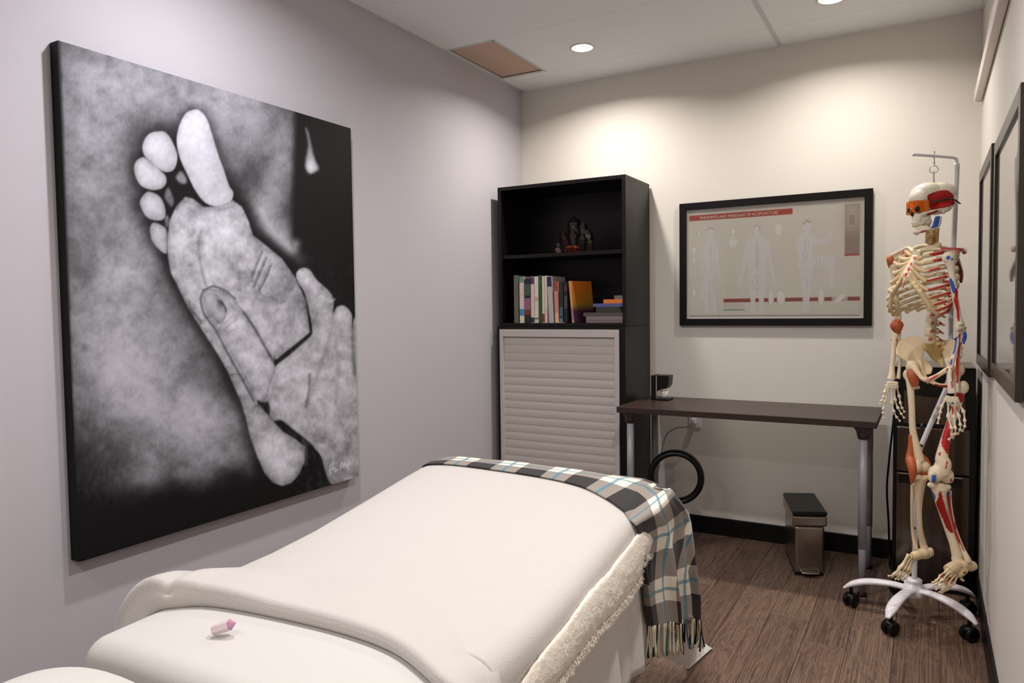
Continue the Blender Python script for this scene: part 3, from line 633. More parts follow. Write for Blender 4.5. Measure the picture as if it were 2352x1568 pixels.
# ring fan
fn = thing('bladeless_fan', 'black bladeless ring fan on the floor under the left end of the desk', 'fan', (-1.07, 3.5, 0))
fc = np.array([-1.068, 3.50, .376]); R_ = .120
def ring_geo():
    V, Fs = [], []; n, k = 48, 10; fdir = np.array([.22, -.97, 0]); fdir /= np.linalg.norm(fdir); sx = np.array([-fdir[1], fdir[0], 0])
    for i in range(n):
        a = 2*math.pi*i/n; rad = sx*math.cos(a)+np.array([0, 0, 1])*math.sin(a)
        for j in range(k):
            b = 2*math.pi*j/k; V.append(fc+rad*(R_+.0165*math.cos(b))+fdir*(.036*math.sin(b)))
    for i in range(n):
        for j in range(k): Fs.append((i*k+j, i*k+(j+1) % k, ((i+1) % n)*k+(j+1) % k, ((i+1) % n)*k+j))
    return V, Fs
obj('ring', ring_geo(), black_plastic, fn, smooth=True); obj('neck', lathe([(.032, .175), (.030, .20), (.026, .246), (.024, .25)], (fc[0], fc[1], 0), 24), black_plastic, fn, smooth=True)
obj('motor_base', lathe([(.066, 0), (.068, .01), (.058, .08), (.050, .17), (.048, .178), (.001, .178)], (fc[0], fc[1], 0), 32), black_plastic, fn, smooth=True)
# step bin
bn = thing('step_bin', 'slim stainless steel pedal bin with a black lid under the desk', 'trash bin', (-.50, 3.60, 0))
th = math.radians(16); bc = np.array([-.447, 3.462]); ux = np.array([math.cos(math.radians(22)), math.sin(math.radians(22))]); uy = np.array([-math.sin(th), math.cos(th)])
def bw(u, w, z): q = bc+ux*u+uy*w; return (q[0], q[1], z)
def bbox(u0, u1, w0, w1, z0, z1):
    v, f = box(u0, u1, w0, w1, z0, z1); return [bw(*q) for q in v], f
bl = .335
obj('bin_body', bbox(-.064, .064, 0, bl, .012, .225), steel, bn, bevel=.012, seg=4); obj('upper_body', bbox(-.074, .074, -.006, bl+.006, .225, .272), steel, bn, bevel=.008, seg=3)
obj('lid', bbox(-.075, .075, -.008, bl+.008, .273, .292), black_plastic, bn, bevel=.008, seg=3); obj('base_rim', bbox(-.062, .062, .003, bl-.003, 0, .012), black_plastic, bn, bevel=.003)
obj('side_groove', bbox(.052, .0655, .01, .03, .02, .20), black_plastic, bn)
obj('pedal', tube([bw(-.038, 0, .03), bw(-.036, -.022, .026), bw(-.028, -.034, .024), bw(.028, -.034, .024), bw(.036, -.022, .026), bw(.038, 0, .03)], .0042, 40, 8), chrome, bn, smooth=True)
obj('pedal_plate', bbox(-.028, .028, -.034, -.004, .019, .024), chrome, bn, bevel=.002)
# water dispenser
wd = thing('water_dispenser', 'tall black and stainless steel dispenser standing behind the skeleton in the back right corner', 'water dispenser', (.03, 3.68, 0))
WX0, WX1, WY0, WY1, WH = -.122, .176, 3.505, 3.84, .945
obj('body', box(WX0, WX1, WY0+.012, WY1, .0, WH), black_plastic, wd, bevel=.006); obj('top_cover', box(WX0+.002, WX1-.002, WY0, WY1-.01, WH, WH+.006), mat('grey_top', (96,88,82), .3), wd, bevel=.003)
obj('head_panel', prism([(WX0+.004, .942), (WX1-.004, .942), (WX1-.004, .80)]+[(.027+.12*math.cos(a), .868-.045*math.sin(a)) for a in np.linspace(.05, math.pi-.05, 14)]+[(WX0+.004, .80)], 1, WY0, WY0+.012), black_plastic, wd)
obj('alcove_panel', box(-.085, .14, WY0+.004, WY0+.0115, .708, .858), steel_dark, wd, bevel=.003); obj('tap', box(-.02, -.012, WY0-.012, WY0+.003, .70, .712), chrome, wd)
dr = obj('upper_door', box(WX0+.010, WX1-.018, WY0-.002, WY0+.0115, .503, .694), steel_dark, wd, bevel=.006, seg=3)
ld_ = obj('lower_door', box(WX0+.010, WX1-.018, WY0-.002, WY0+.0115, .035, .499), steel_dark, wd, bevel=.006, seg=3)
obj('handle_recess', box(-.10, .132, WY0-.0035, WY0-.002, .452, .496), black_plastic, ld_); obj('handle_lip', box(-.10, .132, WY0-.008, WY0-.0035, .492, .497), chrome, ld_)
for sx in (WX0+.03, WX1-.03): obj('foot', box(sx-.015, sx+.015, WY0+.02, WY0+.05, 0, .012), black_plastic, wd)
# ================================================================== MASSAGE TABLE AND LINEN
XM, HWD = -1.063, .385          # centre line and half width of the table
def zt(X, Y, off=0.0):
    z = np.interp(Y, [.70, .95, 1.15, 1.30, 1.45, 1.68, 1.85, 1.97, 2.06, 2.2], [.580, .588, .590, .597, .612, .648, .676, .694, .690, .67])
    u = np.abs((X-XM)/HWD); return z-.016*u**5+off
mt = thing('massage_table', 'massage table hidden under the white sheet and cream blanket', 'massage table', (XM, 1.4, 0))
wood_m = mat('beech_wood', (150,110,74), .5, mix=(128,92,60), mscale=12, stretch=(8,8,1)); pad_m = mat('black_vinyl', (26,24,24), .5)
obj('tabletop', box(XM-.36, XM+.36, .84, 1.97, .49, .565), pad_m, mt, bevel=.02, seg=3); obj('frame_rail', [box(XM-.33, XM-.30, .88, 1.92, .42, .49), box(XM+.30, XM+.33, .88, 1.92, .42, .49), box(XM-.30, XM+.30, .88, .91, .42, .49), box(XM-.30, XM+.30, 1.89, 1.92, .42, .49)], wood_m, mt)
for sx in (-1, 1):
    for y in (.95, 1.85): obj('leg', [box(XM+sx*.28-.02, XM+sx*.28+.02, y-.02, y+.02, 0, .42)], wood_m, mt, bevel=.004)
# foot bolster that lifts the covers
bo = obj('foot_bolster', [ell((XM, 1.88, .60), (.34, .11, .058), nu=24)], pad_m, smooth=True)
tag(bo, 'low cushion raising the foot end under the cream blanket', 'bolster')
def path(y0, y1, r, hw, m=70, closed=False, r0=.05):
    """plan outline of a cover, mirror-symmetric: up the left side, round the foot end, back down the right side"""
    b = y0+(r0 if closed else 0); H = []
    if closed:
        H += [(-x, y0) for x in np.linspace(0, hw-r0, 24)[:-1]]
        H += [(-hw+r0-r0*math.sin(a), y0+r0-r0*math.cos(a)) for a in np.linspace(0, math.pi/2, 8)[:-1]]
    H += [(-hw, y) for y in np.linspace(b, y1-r, m)]
    H += [(-hw+r-r*math.cos(a), y1-r+r*math.sin(a)) for a in np.linspace(0, math.pi/2, 16)[1:]]
    H += [(x, y1) for x in np.linspace(-hw+r, 0, 24)[1:]]
    H = np.array(H); P = np.vstack([H, (H*[-1, 1])[::-1][1:]])+[XM, 0]
    return P, np.r_[0, np.cumsum(np.linalg.norm(np.diff(P, axis=0), axis=1))]
def cover(y0, y1, r, hw, off, drop, flare, fold, er=.045, closed=False, m=70, ylo=None):
    P, s = path(y0, y1, r, hw, m, closed); n = len(P); T = np.gradient(P, axis=0); T /= np.linalg.norm(T, axis=1)[:, None]+1e-9; N = np.stack([-T[:, 1], T[:, 0]], 1)
    # outward normal
    cen = np.array([XM, 1.4]); sgn = np.sign(((P-cen)*N).sum(1)); N *= np.where(sgn == 0, 1, sgn)[:, None]
    lo = y0 if ylo is None else ylo
    S = np.stack([np.full(n, XM), np.clip(P[:, 1], lo, 1.70)], 1); rows = []
    for k in np.linspace(0, 1, 26):
        Q = S+(P-N*er-S)*k; rows.append(np.column_stack([Q, zt(Q[:, 0], Q[:, 1], off)]))
    base = rows[-1]
    for a in np.linspace(0, math.pi/2, 7)[1:]:
        Q = base[:, :2]+N*er*math.sin(a); rows.append(np.column_stack([Q, base[:, 2]-er*(1-math.cos(a))]))
    D = np.array([drop(p[0], p[1]) for p in P])
    for k in np.linspace(0, 1, 18)[1:]:
        h = (rows[25][:, 2]-er-D)*k; amp = fold(s)*k; Q = base[:, :2]+N*(er+flare*k+amp)[:, None]
        rows.append(np.column_stack([Q, base[:, 2]-er-h]))
    return np.array(rows), N
def weld(o):
    w = o.modifiers.new('weld', 'WELD'); w.merge_threshold = .0006
def drop_sheet(x, y):
    if x > XM+.2: return .245+.008*math.sin(y*11)+.10*float(sst(1.9, 2.0, y))
    if y > 1.90: return .345
    return .24
Sg, _ = cover(.80, 2.03, .10, HWD+.004, .002, drop_sheet, .022, lambda s: .010*np.sin(s*31)*np.sin(s*7.3+1)+.006*np.sin(s*71), closed=True, m=200, ylo=1.02)
sh = obj('bed_sheet', grid(Sg.transpose(1, 0, 2)), white_cotton, smooth=True)
weld(sh); tag(sh, 'smooth white bed sheet covering the massage table, hanging to near the floor', 'sheet'); solid(sh, .0015)
# cream blanket
hem = np.array([on(px, py, 0, -.652)[1:] for px, py in ((1466, 1290), (1463, 1330), (1444, 1359), (1410, 1404), (1362, 1452), (1310, 1520), (1272, 1568), (1200, 1640))])
seam = np.array([on(px, py, 0, -.660)[1:] for px, py in ((1462, 1210), (1437, 1243), (1389, 1304), (1338, 1359), (1279, 1438), (1224, 1500), (1190, 1548), (1130, 1640))])
def prof(A, y): A = A[np.argsort(A[:, 0])]; return float(np.interp(y, A[:, 0], A[:, 1]))
def drop_blanket(x, y):
    if x > XM+.2: return prof(seam, y)-.03
    return .40
Bg, BN = cover(1.075, 2.045, .11, HWD+.020, .014, drop_blanket, .0, lambda s: .002*np.sin(s*19), m=110)
bl_ = obj('blanket', grid(Bg.transpose(1, 0, 2)), blanket_m, smooth=True)
weld(bl_); tag(bl_, 'thick cream blanket spread over the foot half of the bed', 'blanket'); solid(bl_, .009)
# section across the bed for the turned-back end
def across(q, Y, off, hw=HWD+.020, er=.045):
    """q: distance across from the centre, negative left; wraps over the edges"""
    s = np.sign(q); a = abs(q); flat = hw-er
    if a <= flat: return np.array([XM+q, Y, zt(XM+q, Y, off)])
    t = min((a-flat)/er, math.pi/2); z0 = zt(XM+s*flat, Y, 0); x = flat+(er+off)*math.sin(t); z = z0-er+(er+off)*math.cos(t)
    if (a-flat)/er > math.pi/2: z -= (a-flat-er*math.pi/2); x += .05*(a-flat-er*math.pi/2)
    return np.array([XM+s*x, Y, z])
qs = np.linspace(-.60, .62, 150); ts = np.linspace(0, 1, 44); G = np.zeros((len(qs), len(ts), 3))
EDGE = catmull([(-.60, .83), (-.42, .935), (-.34, .985), (-.25, 1.02), (-.05, 1.043), (.10, 1.048), (.22, 1.035), (.32, 1.0), (.42, .955), (.52, .90), (.62, .85)], 90)
for i, q in enumerate(qs):
    ya = np.interp(q, EDGE[:, 0], EDGE[:, 1])
    yb_ = np.interp(q, [-.60, -.42, -.30, .0, .13, .24, .36, .46, .62], [1.06, 1.17, 1.25, 1.29, 1.27, 1.21, 1.12, 1.06, .99])
    pk = np.interp(q, [-.6, -.44, -.37, -.28, -.1, .35, .62], [.034, .058, .074, .050, .036, .030, .030])
    for j, t in enumerate(ts):
        if t < .22:
            a = t/.22*math.pi; hh = .5*(1-math.cos(a)); off = .006+(pk-.006)*hh**.8; y = ya-.010*math.sin(a)+(.004 if t > .1 else 0)
        else:
            u = (t-.22)/.78; y = ya+.006+(yb_-ya-.006)*u; off = .014+(pk-.014)*(1-sst(.15, 1, u))+.0035*math.sin(u*math.pi)*math.sin(q*23+u*3)-(.004 if t > .97 else 0)
        cr = math.exp(-((q+.355+.05*(t-.3))/.012)**2)*.016*(t > .1)*(1-t)
        cr += math.exp(-((q-.40-.10*t)/.016)**2)*.010*(1-t)+math.exp(-((q-.50-.05*t)/.014)**2)*.010
        G[i, j] = across(q, y, max(off-cr, .002), HWD+.004+.016*min(1, t/.18))
fb = obj('turned_back_end', grid(G), blanket_m, bl_, smooth=True); solid(fb, .004); fb['label'] = 'smooth rolled end of the blanket turned back across the bed'
# fleece trim along the lower edge on the near side
ys = np.linspace(.80, 1.865, 260); rows = []
cor = [(XM+HWD+.020-.11*(1-math.cos(a)), 1.935-.07+.11*math.sin(a)) for a in np.linspace(0, 1.1, 22)]
plan = [(XM+HWD+.020, y) for y in ys]+cor[1:]
for k, u in enumerate(np.linspace(0, 1, 26)):
    row = []
    for x, y in plan:
        zs_, zh = prof(seam, min(y, 1.86)), prof(hem, min(y, 1.86)); z = zs_+(zh-zs_)*u
        puff = .012*math.sin(min(u*1.08, 1)*math.pi)**.5 if u < .93 else .006
        ang = max(0, (y-1.865)/.11); nx_, ny_ = math.cos(ang*1.1), math.sin(ang*1.1)
        ztop = zt(XM+HWD-.03, min(y, 1.9), .014)
        pull = max(0, z-(ztop-.045)); inset = .045*(1-math.sqrt(max(0, 1-(min(pull, .045)/.045)**2)))
        row.append((x+nx_*(.013+puff-inset), y+ny_*(.013+puff), min(z, ztop+.002)))
    rows.append(row)
Fg = np.array(rows); q = Fg.reshape(-1, 3)
n_ = (fbm(q*50, 3, 4)-.5)*.004+(vnoise(q*220, 9)-.5)*.002; Fg = Fg+n_.reshape(Fg.shape[:2])[..., None]*np.array([1, 0, .25]); Fg[-3:, :, 2] += (vnoise(Fg[-1]*90, 3)[None, :]-.5)*.014
ft = obj('fleece_trim', grid(Fg.transpose(1, 0, 2)), fleece_m, bl_, smooth=True); solid(ft, .006); ft['label'] = 'fluffy fleece border along the near lower edge'
# tufts of the fleece border
V, Fc = [], []
for i in range(6000):
    j = RNG.integers(0, Fg.shape[1]); k = RNG.choice([Fg.shape[0]-1, Fg.shape[0]-2, Fg.shape[0]-4]); b = Fg[k, j]+RNG.normal(0, .0015, 3); L = .004+.007*RNG.random()
    d = np.array([.35+.5*RNG.random(), RNG.normal(0, .5), -.9 if k > 20 else -.5]); d /= np.linalg.norm(d); w = np.cross(d, [1, .1, .3]); w /= np.linalg.norm(w)
    m0 = len(V); V += [b-w*.0011, b+w*.0011, b+d*L]; Fc.append((m0, m0+1, m0+2))
tf = obj('fleece_tufts', (V, Fc), fleece_m, bl_); tf['kind'] = 'stuff'
# plaid throw over the foot end, hanging at the near corner
def plaid_material():
    m = bpy.data.materials.new('plaid_wool'); m.use_nodes = True; nt = m.node_tree; b = nt.nodes['Principled BSDF']; b.inputs['Roughness'].default_value = .9; b.inputs['Sheen Weight'].default_value = .2
    L = nt.links.new; tc = nt.nodes.new('ShaderNodeTexCoord'); sp = nt.nodes.new('ShaderNodeSeparateXYZ'); L(tc.outputs['UV'], sp.inputs[0])
    def M(op, a, b_=None, c=None):
        n = nt.nodes.new('ShaderNodeMath'); n.operation = op
        for i, v in enumerate((a, b_, c)):
            if v is None: continue
            if isinstance(v, (int, float)): n.inputs[i].default_value = v
            else: L(v, n.inputs[i])
        return n.outputs[0]
    def band(o, ph):
        f = M('FRACT', M('ADD', M('DIVIDE', o, .184), ph)); cream = M('LESS_THAN', f, .5); d = M('ABSOLUTE', M('SUBTRACT', f, .25)); teal = M('LESS_THAN', d, .034)
        return cream, teal
    cu, tu = band(sp.outputs[0], .5); cv2, tv = band(sp.outputs[1], .16)
    wv = nt.nodes.new('ShaderNodeTexWave'); wv.inputs['Scale'].default_value = 190; wv.bands_direction = 'DIAGONAL'; L(tc.outputs['UV'], wv.inputs['Vector'])
    tw = M('MULTIPLY', M('SUBTRACT', wv.outputs['Fac'], .5), .5)
    s = M('MULTIPLY', M('ADD', cu, cv2), .5)
    mixed = M('LESS_THAN', M('ABSOLUTE', M('SUBTRACT', s, .5)), .1)
    fac = M('ADD', s, M('MULTIPLY', mixed, tw))
    r = nt.nodes.new('ShaderNodeValToRGB'); e = r.color_ramp.elements; e[0].color = (*lin((26,22,21)), 1); e[1].color = (*lin((232,224,208)), 1); x = e.new(.5); x.color = (*lin((128,116,108)), 1); L(fac, r.inputs[0])
    def over(col_in, mask, c, k):
        mx = nt.nodes.new('ShaderNodeMix'); mx.data_type = 'RGBA'; L(M('MULTIPLY', mask, k), mx.inputs[0]); L(col_in, mx.inputs[6]); mx.inputs[7].default_value = (*lin(c), 1); return mx.outputs[2]
    c1 = over(r.outputs[0], tu, (30,116,138), .72); c2 = over(c1, tv, (34,124,146), .72); L(c2, b.inputs['Base Color'])
    bp = nt.nodes.new('ShaderNodeBump'); bp.inputs['Strength'].default_value = .3; bp.inputs['Distance'].default_value = .001; L(wv.outputs['Fac'], bp.inputs['Height']); L(bp.outputs[0], b.inputs['Normal'])
    return m
plaid_m = plaid_material()
E_ = XM+HWD+.028
rows_c = [ # each row runs from the inner edge across the throw to its far hidden edge
 [(-1.50,1.94,.46),(-1.50,2.02,.46),(-1.50,2.06,.45),(-1.49,2.08,.40),(-1.49,2.085,.30)],
 [(-1.482,1.945,.60),(-1.485,2.01,.60),(-1.48,2.06,.58),(-1.47,2.09,.5),(-1.46,2.09,.38)],
 [(-1.455,1.945,.675),(-1.455,2.00,.690),(-1.45,2.05,.682),(-1.44,2.09,.60),(-1.44,2.095,.45)],
 [(-1.38,1.945,.704),(-1.38,2.00,.716),(-1.38,2.05,.712),(-1.38,2.10,.62),(-1.38,2.10,.45)],
 [(-1.20,1.935,.712),(-1.20,1.99,.722),(-1.20,2.05,.716),(-1.20,2.10,.62),(-1.20,2.10,.45)],
 [(-1.00,1.92,.710),(-1.00,1.98,.722),(-1.00,2.05,.716),(-1.00,2.10,.62),(-1.00,2.10,.45)],
 [(-.86,1.89,.704),(-.85,1.97,.716),(-.84,2.05,.712),(-.83,2.11,.63),(-.83,2.11,.46)],
 [(-.76,1.84,.692),(-.735,1.95,.710),(-.72,2.06,.706),(-.72,2.13,.63),(-.72,2.13,.46)],
 [(-.695,1.80,.676),(-.665,1.93,.698),(-.65,2.04,.692),(-.66,2.12,.62),(-.68,2.13,.46)]]
for (pi, qi), (po, qo) in (((1458,1205),(1545,1130)), ((1466,1242),(1578,1180)), ((1470,1292),(1586,1232)), ((1472,1350),(1592,1300)), ((1476,1400),(1600,1370)), ((1483,1438),(1600,1420))):
    a_, b_ = on(pi, qi, 0, -.648), on(po, qo, 0, -.604)
    rows_c.append([a_, a_*.55+b_*.45+[.012, 0, 0], b_, b_+[-.028, .028, -.002], b_+[-.085, .035, -.004]])
nv, nu = 260, 90
A = np.array([catmull(r, nu) for r in rows_c]); Pl = np.stack([catmull(A[:, j], nv) for j in range(nu)], 1)
us = np.linspace(0, 1, nu); vs = np.linspace(0, 1, nv)
hang = sst(.62, .92, vs)[:, None]; uu = us[None, :]*np.ones((nv, 1)); vv = vs[:, None]*np.ones((1, nu))
rip = .012*np.sin(uu*25+2*vv)+.008*np.sin(uu*49+1.7)+.004*np.sin(uu*83)
Pl[:, :, 0] += hang*rip; Pl[:, :, 1] += hang*.012*np.cos(uu*31)
Pl[:, :, 2] += (1-hang)*.0025*np.sin(vv*60+uu*5)*np.clip(1-uu*1.5, 0, 1)
aa = np.abs(Pl[:, :, 0]-XM)-(HWD-.025); by = Pl[:, :, 1]-2.0; tt = np.clip(np.maximum(aa, by)/.045, 0, 1)
zb = zt(XM+np.clip(Pl[:, :, 0]-XM, -HWD+.025, HWD-.025), Pl[:, :, 1], .030)-.045*(1-np.sqrt(1-tt*tt)); on_bed = (aa < .044) & (by < .040)
Pl[:, :, 2] = np.where(on_bed & (vs[:, None] < .66), np.maximum(Pl[:, :, 2], zb), Pl[:, :, 2])
mid = nu//3; vlen = np.r_[0, np.cumsum(np.linalg.norm(np.diff(Pl[:, mid], axis=0), axis=1))]
ulen = np.r_[0, np.cumsum(np.linalg.norm(np.diff(Pl[nv//2], axis=0), axis=1))]
ulen2 = np.r_[0, np.cumsum(np.linalg.norm(np.diff(Pl[-20], axis=0), axis=1))]
UV = np.stack([(ulen[None, :]*(1-hang)+ulen2[None, :]*hang), vlen[:, None]*np.ones((1, nu))], -1).reshape(-1, 2)
v, f = grid(Pl)
pt = obj('plaid_throw', (v, f), plaid_m, smooth=True, uv=UV); solid(pt, .003, 1)
tag(pt, 'black, cream and teal plaid throw with a fringe along the foot of the bed', 'throw')
for nm, pred, cc in (('fringe', lambda u: True, None),):
    cols = {'cream': ([], (208,198,170)), 'black': ([], (20,17,16)), 'teal': ([], (24,96,110))}
    for i in range(64):
        j = int(i/63*(nu-1)); b = Pl[-1, j]; f_ = ((UV.reshape(nv, nu, 2)[-1, j, 0])/.184+.5) % 1
        key = 'teal' if abs(f_-.25) < .05 else ('cream' if (f_ < .5 or i % 3 == 0) else 'black')
        if i > 40 and i % 4: key = 'black'
        if i < 30 and i % 2: key = 'cream'
        L = .078+.018*random.random(); dx, dy = random.uniform(-.006, .010), random.uniform(-.016, .016)
        cols[key][0].append(tube([b+[.001, 0, .002], b+[dx*.4, dy*.3, -L*.5], b+[dx, dy, -L]], [.0018, .0022, .0030], 7, 5))
    for key, (gs, c_) in cols.items():
        for g_ in gs: obj('tassel', g_, mat(key+'_fringe', c_, .9), pt, smooth=True)
# scalloped corner of white cloth touching the floor below the throw
T1, T2 = on(1500, 1425, 1, 2.06), on(1592, 1415, 1, 2.12); B1_, Fp, Dp, Gp, Hp = on(1506, 1497, 1, 2.10), on(1578, 1535, 2, .006), on(1585, 1474, 2, .085), on(1633, 1487, 2, .006), on(1604, 1468, 2, .02)
V, Fc = [], []
def patch(a, b, c, d, n=12, scal=0, wob=.004):
    """a-b top edge, d-c bottom edge"""
    P = np.zeros((n+1, 4*n+1, 3))
    for i in range(n+1):
        for j in range(4*n+1):
            u, w = j/(4*n), i/n; P[i, j] = (1-w)*((1-u)*a+u*b)+w*((1-u)*d+u*c)+np.array([0, 0, 1])*wob*math.sin(u*17)*math.sin(w*9)
            if i == n and scal: P[i, j] += (np.array(a)+b-c-d)/2/np.linalg.norm((np.array(a)+b-c-d)/2)*scal*abs(math.sin(j*math.pi/6))
    P[..., 2] = np.maximum(P[..., 2], .003); return grid(P)
wc = obj('cloth_corner', [patch(T1, Dp, Fp, B1_, wob=.006), patch(T1+[0, .02, .02], T2, Hp, Dp), patch(Hp, Dp, Fp, Gp, scal=0, wob=.002)], white_cotton, smooth=False)
tag(wc, 'white cloth corner with a scalloped edge lying on the floor below the plaid fringe', 'cloth'); solid(wc, .001)
# edge scallops
sc = []
for k in range(14):
    u = (k+.5)/14; c_ = np.array(Fp)*(1-u)+np.array(Gp)*u; sc.append(ell(c_+[0, 0, .0005], (.0075, .0075, .0015), nu=10, nv=4))
obj('scallop_edge', sc, white_cotton, wc, smooth=True)
# padded head cushion at the head end
hc = thing('face_cushion', 'rounded cushion in a white cover at the head end, bottom left corner', 'cushion', (-1.005, .52, .56))
def pillow(c, r, e=.75):
    v, f = ell((0, 0, 0), (1, 1, 1), nu=48, nv=28); g = lambda t: np.sign(t)*np.abs(t)**e; v = np.stack([g(v[:, 0]), g(v[:, 1]), g(v[:, 2])], 1)*r
    v = v*(1+.02*(fbm(v*18+5, 3, 2)-.5)[:, None]); return v+np.array(c), f
obj('cushion_cover', pillow((-1.018, .515, .650), (.152, .125, .062)), white_cotton, hc, smooth=True)
obj('support_bar', [tube([(-1.08, .55, .60), (-1.08, .70, .53), (-1.08, .90, .53)], .010, 16, 8), tube([(-.94, .55, .60), (-.94, .70, .53), (-.94, .90, .53)], .010, 16, 8)], chrome, hc, smooth=True)
# amethyst point on the sheet
am = on(510, 1460, 2, .592); dv = np.array([.75, .45, .28]); base = am+np.array([-.012, -.006, .012])
ame = thing('crystal_point', 'small pale purple crystal lying on the white sheet near the turned-back blanket', 'crystal', (am[0], am[1], .592))
ame_m = mat('pale_amethyst', (222,196,206), .12, coat=.5, mix=(236,222,222), mscale=40)
obj('crystal_body', shard(base-dv*.004, dv, .040, .0125, rot=.4, tip=.15), ame_m, ame); obj('crystal_tip', shard(base+dv*.026, dv, .020, .0128, rot=.4, tip=.62), mat('purple_amethyst', (186,134,160), .1, coat=.6), ame)
# ================================================================== ANATOMICAL SKELETON ON ITS STAND
YS = 3.12; PX = .00187
def Sk(px, py, dy=0): return on(px, py, 1, YS+dy)
def Hd(x, y, dy=0): return Sk(2040+x/7.839, 400+y/7.839, dy)
def To(x, y, dy=0): return Sk(2020+x/6.819, 560+y/6.819, dy)
def Pe(x, y, dy=0): return Sk(2010+x/5.228, 780+y/5.228, dy)
def Le(x, y, dy=0): return Sk(2020+x/5.058, 1060+y/5.058, dy)
def HP(P): return [(2040+x/7.839, 400+y/7.839) for x, y in P]
def TP(P): return [(2020+x/6.819, 560+y/6.819) for x, y in P]
def PP(P): return [(2010+x/5.228, 780+y/5.228) for x, y in P]
def LP(P): return [(2020+x/5.058, 1060+y/5.058) for x, y in P]
RIBRED = (192,52,50)
def colour(V, N, patches, base=BONE, seed=1):
    """bone colour with the red and blue muscle fields the teaching model is painted with, on its near side"""
    k = .93+.12*fbm(V*28, 3, seed); C = np.array(lin(base))[None, :]*k[:, None]*np.array([1, 1, .98])
    if patches:
        Q = proj(V); near = ((V-EYE)*N).sum(1) < 0
        for poly, c in patches:
            m = inpoly(Q, closed_curve(poly, 4)) & near & ((np.abs(N[:, 2]) < .62) if c == RIBRED else True); C[m] = np.array(lin(c))
    return C
def bone(name, prims, parent, vox=None, patches=None, base=BONE, smooth_it=4, m=None):
    o = obj(name, prims, None, parent, smooth=True)
    if vox:
        r = o.modifiers.new('r', 'REMESH'); r.mode = 'VOXEL'; r.voxel_size = vox; r.use_smooth_shade = True
        s = o.modifiers.new('s', 'SMOOTH'); s.factor = .6; s.iterations = smooth_it
        bpy.context.view_layer.update(); dg = bpy.context.evaluated_depsgraph_get(); me = bpy.data.meshes.new_from_object(o.evaluated_get(dg)); old = o.data; o.modifiers.clear(); o.data = me; bpy.data.meshes.remove(old); me.name = name
    me = o.data; me.materials.clear(); me.materials.append(m or bone_m)
    n = len(me.vertices); co = np.zeros(n*3, 'f'); no = np.zeros(n*3, 'f'); me.vertices.foreach_get('co', co); me.vertex_normals.foreach_get('vector', no)
    V = co.reshape(-1, 3)+world_of(o); C = colour(V, no.reshape(-1, 3), patches, base, len(name))
    for a in list(me.color_attributes): me.color_attributes.remove(a)
    a = me.color_attributes.new('Col', 'FLOAT_COLOR', 'POINT'); a.data.foreach_set('color', np.concatenate([C, np.ones((n, 1))], 1).astype('f').ravel())
    me.polygons.foreach_set('use_smooth', [True]*len(me.polygons)); return o
sk = thing('anatomy_skeleton', 'full size anatomical model skeleton with red and blue muscle markings hanging in the corner', 'skeleton', tuple(Sk(2145, 1300)))
# --- skull: a = direction the face looks, b = its left side (towards the room)
fa = np.array([-.94, -.34, 0]); fb_ = np.array([.34, -.94, 0]); UZ = np.array([0, 0, 1.])
tilt = math.radians(-9); fa2 = fa*math.cos(tilt)+UZ*math.sin(tilt)*1; uz2 = np.cross(fb_, fa2)*-1; uz2 = uz2 if uz2[2] > 0 else -uz2; AX = np.array([fa2, fb_, uz2])
hc_ = Hd(820, 385, .02)
cr_p = [ell(hc_, (.080, .060, .046), AX, 28, 18), ell(Hd(1060, 470, .04), (.034, .046, .031), AX), ell(Hd(560, 430, -.015), (.034, .048, .036), AX), ell(Hd(690, 330, .0), (.056, .052, .036), AX),
        ell(Hd(540, 525, -.03), (.010, .030, .009), AX), ell(Hd(620, 590, -.01), (.030, .036, .024), AX), ell(Hd(960, 620, .02)+fb_*.028, (.026, .018, .018), AX), ell(Hd(900, 640, .02), (.040, .042, .018), AX),
        ell(Hd(520, 800, -.03), (.016, .024, .030), AX), ell(Hd(500, 870, -.03), (.015, .020, .015), AX), ell(Hd(640, 780, -.02), (.024, .022, .024), AX), ell(Hd(575, 810, -.02), (.024, .026, .028), AX), ell(Hd(560, 890, -.025), (.022, .023, .014), AX), ell(Hd(690, 860, -.01), (.018, .022, .016), AX),
        ell(Hd(600, 715, -.02)+fb_*.028, (.013, .010, .011), AX), ell(Hd(530, 715, -.02)-fb_*.028, (.013, .010, .011), AX),
        tube([Hd(610, 715, -.02)+fb_*.032, Hd(720, 690, -.01)+fb_*.046, Hd(870, 655, .01)+fb_*.045], .0046, 14, 8), tube([Hd(580, 555, -.02)+fb_*.030, Hd(610, 620, -.02)+fb_*.031, Hd(615, 700, -.02)+fb_*.028], .0046, 10, 8),
        tube([Hd(432, 540, -.035), Hd(420, 640, -.04)], .005, 6, 8), tube([Hd(460, 560, -.035)+fb_*.010, Hd(478, 720, -.035)+fb_*.013], .005, 6, 8), ell(Hd(915, 690, .02)+fb_*.037, (.008, .008, .012), AX)]
temple = HP([(710,390),(760,350),(900,300),(1040,285),(1110,310),(1170,370),(1190,450),(1185,540),(1060,590),(900,620),(780,640),(745,590),(720,500)])
masseter = HP([(700,710),(780,680),(880,640),(910,650),(870,690),(780,720),(710,745)])
bone('skull', cr_p, sk, .0030, [(temple, (176,30,30)), (masseter, (170,50,50))], (232,224,204), 3)
for s, off in ((1, (500, 635)), (-1, (415, 640))):
    c_ = Hd(off[0], off[1], -.040)+fb_*(.014*s); obj('eye_socket', ell(c_, (.009, .011, .011), AX, 14, 8), mat('painted_socket_shade', (30,22,18), .8), sk, smooth=True)  # solid dark ellipsoid, not a hole: the hollow's shade is its colour
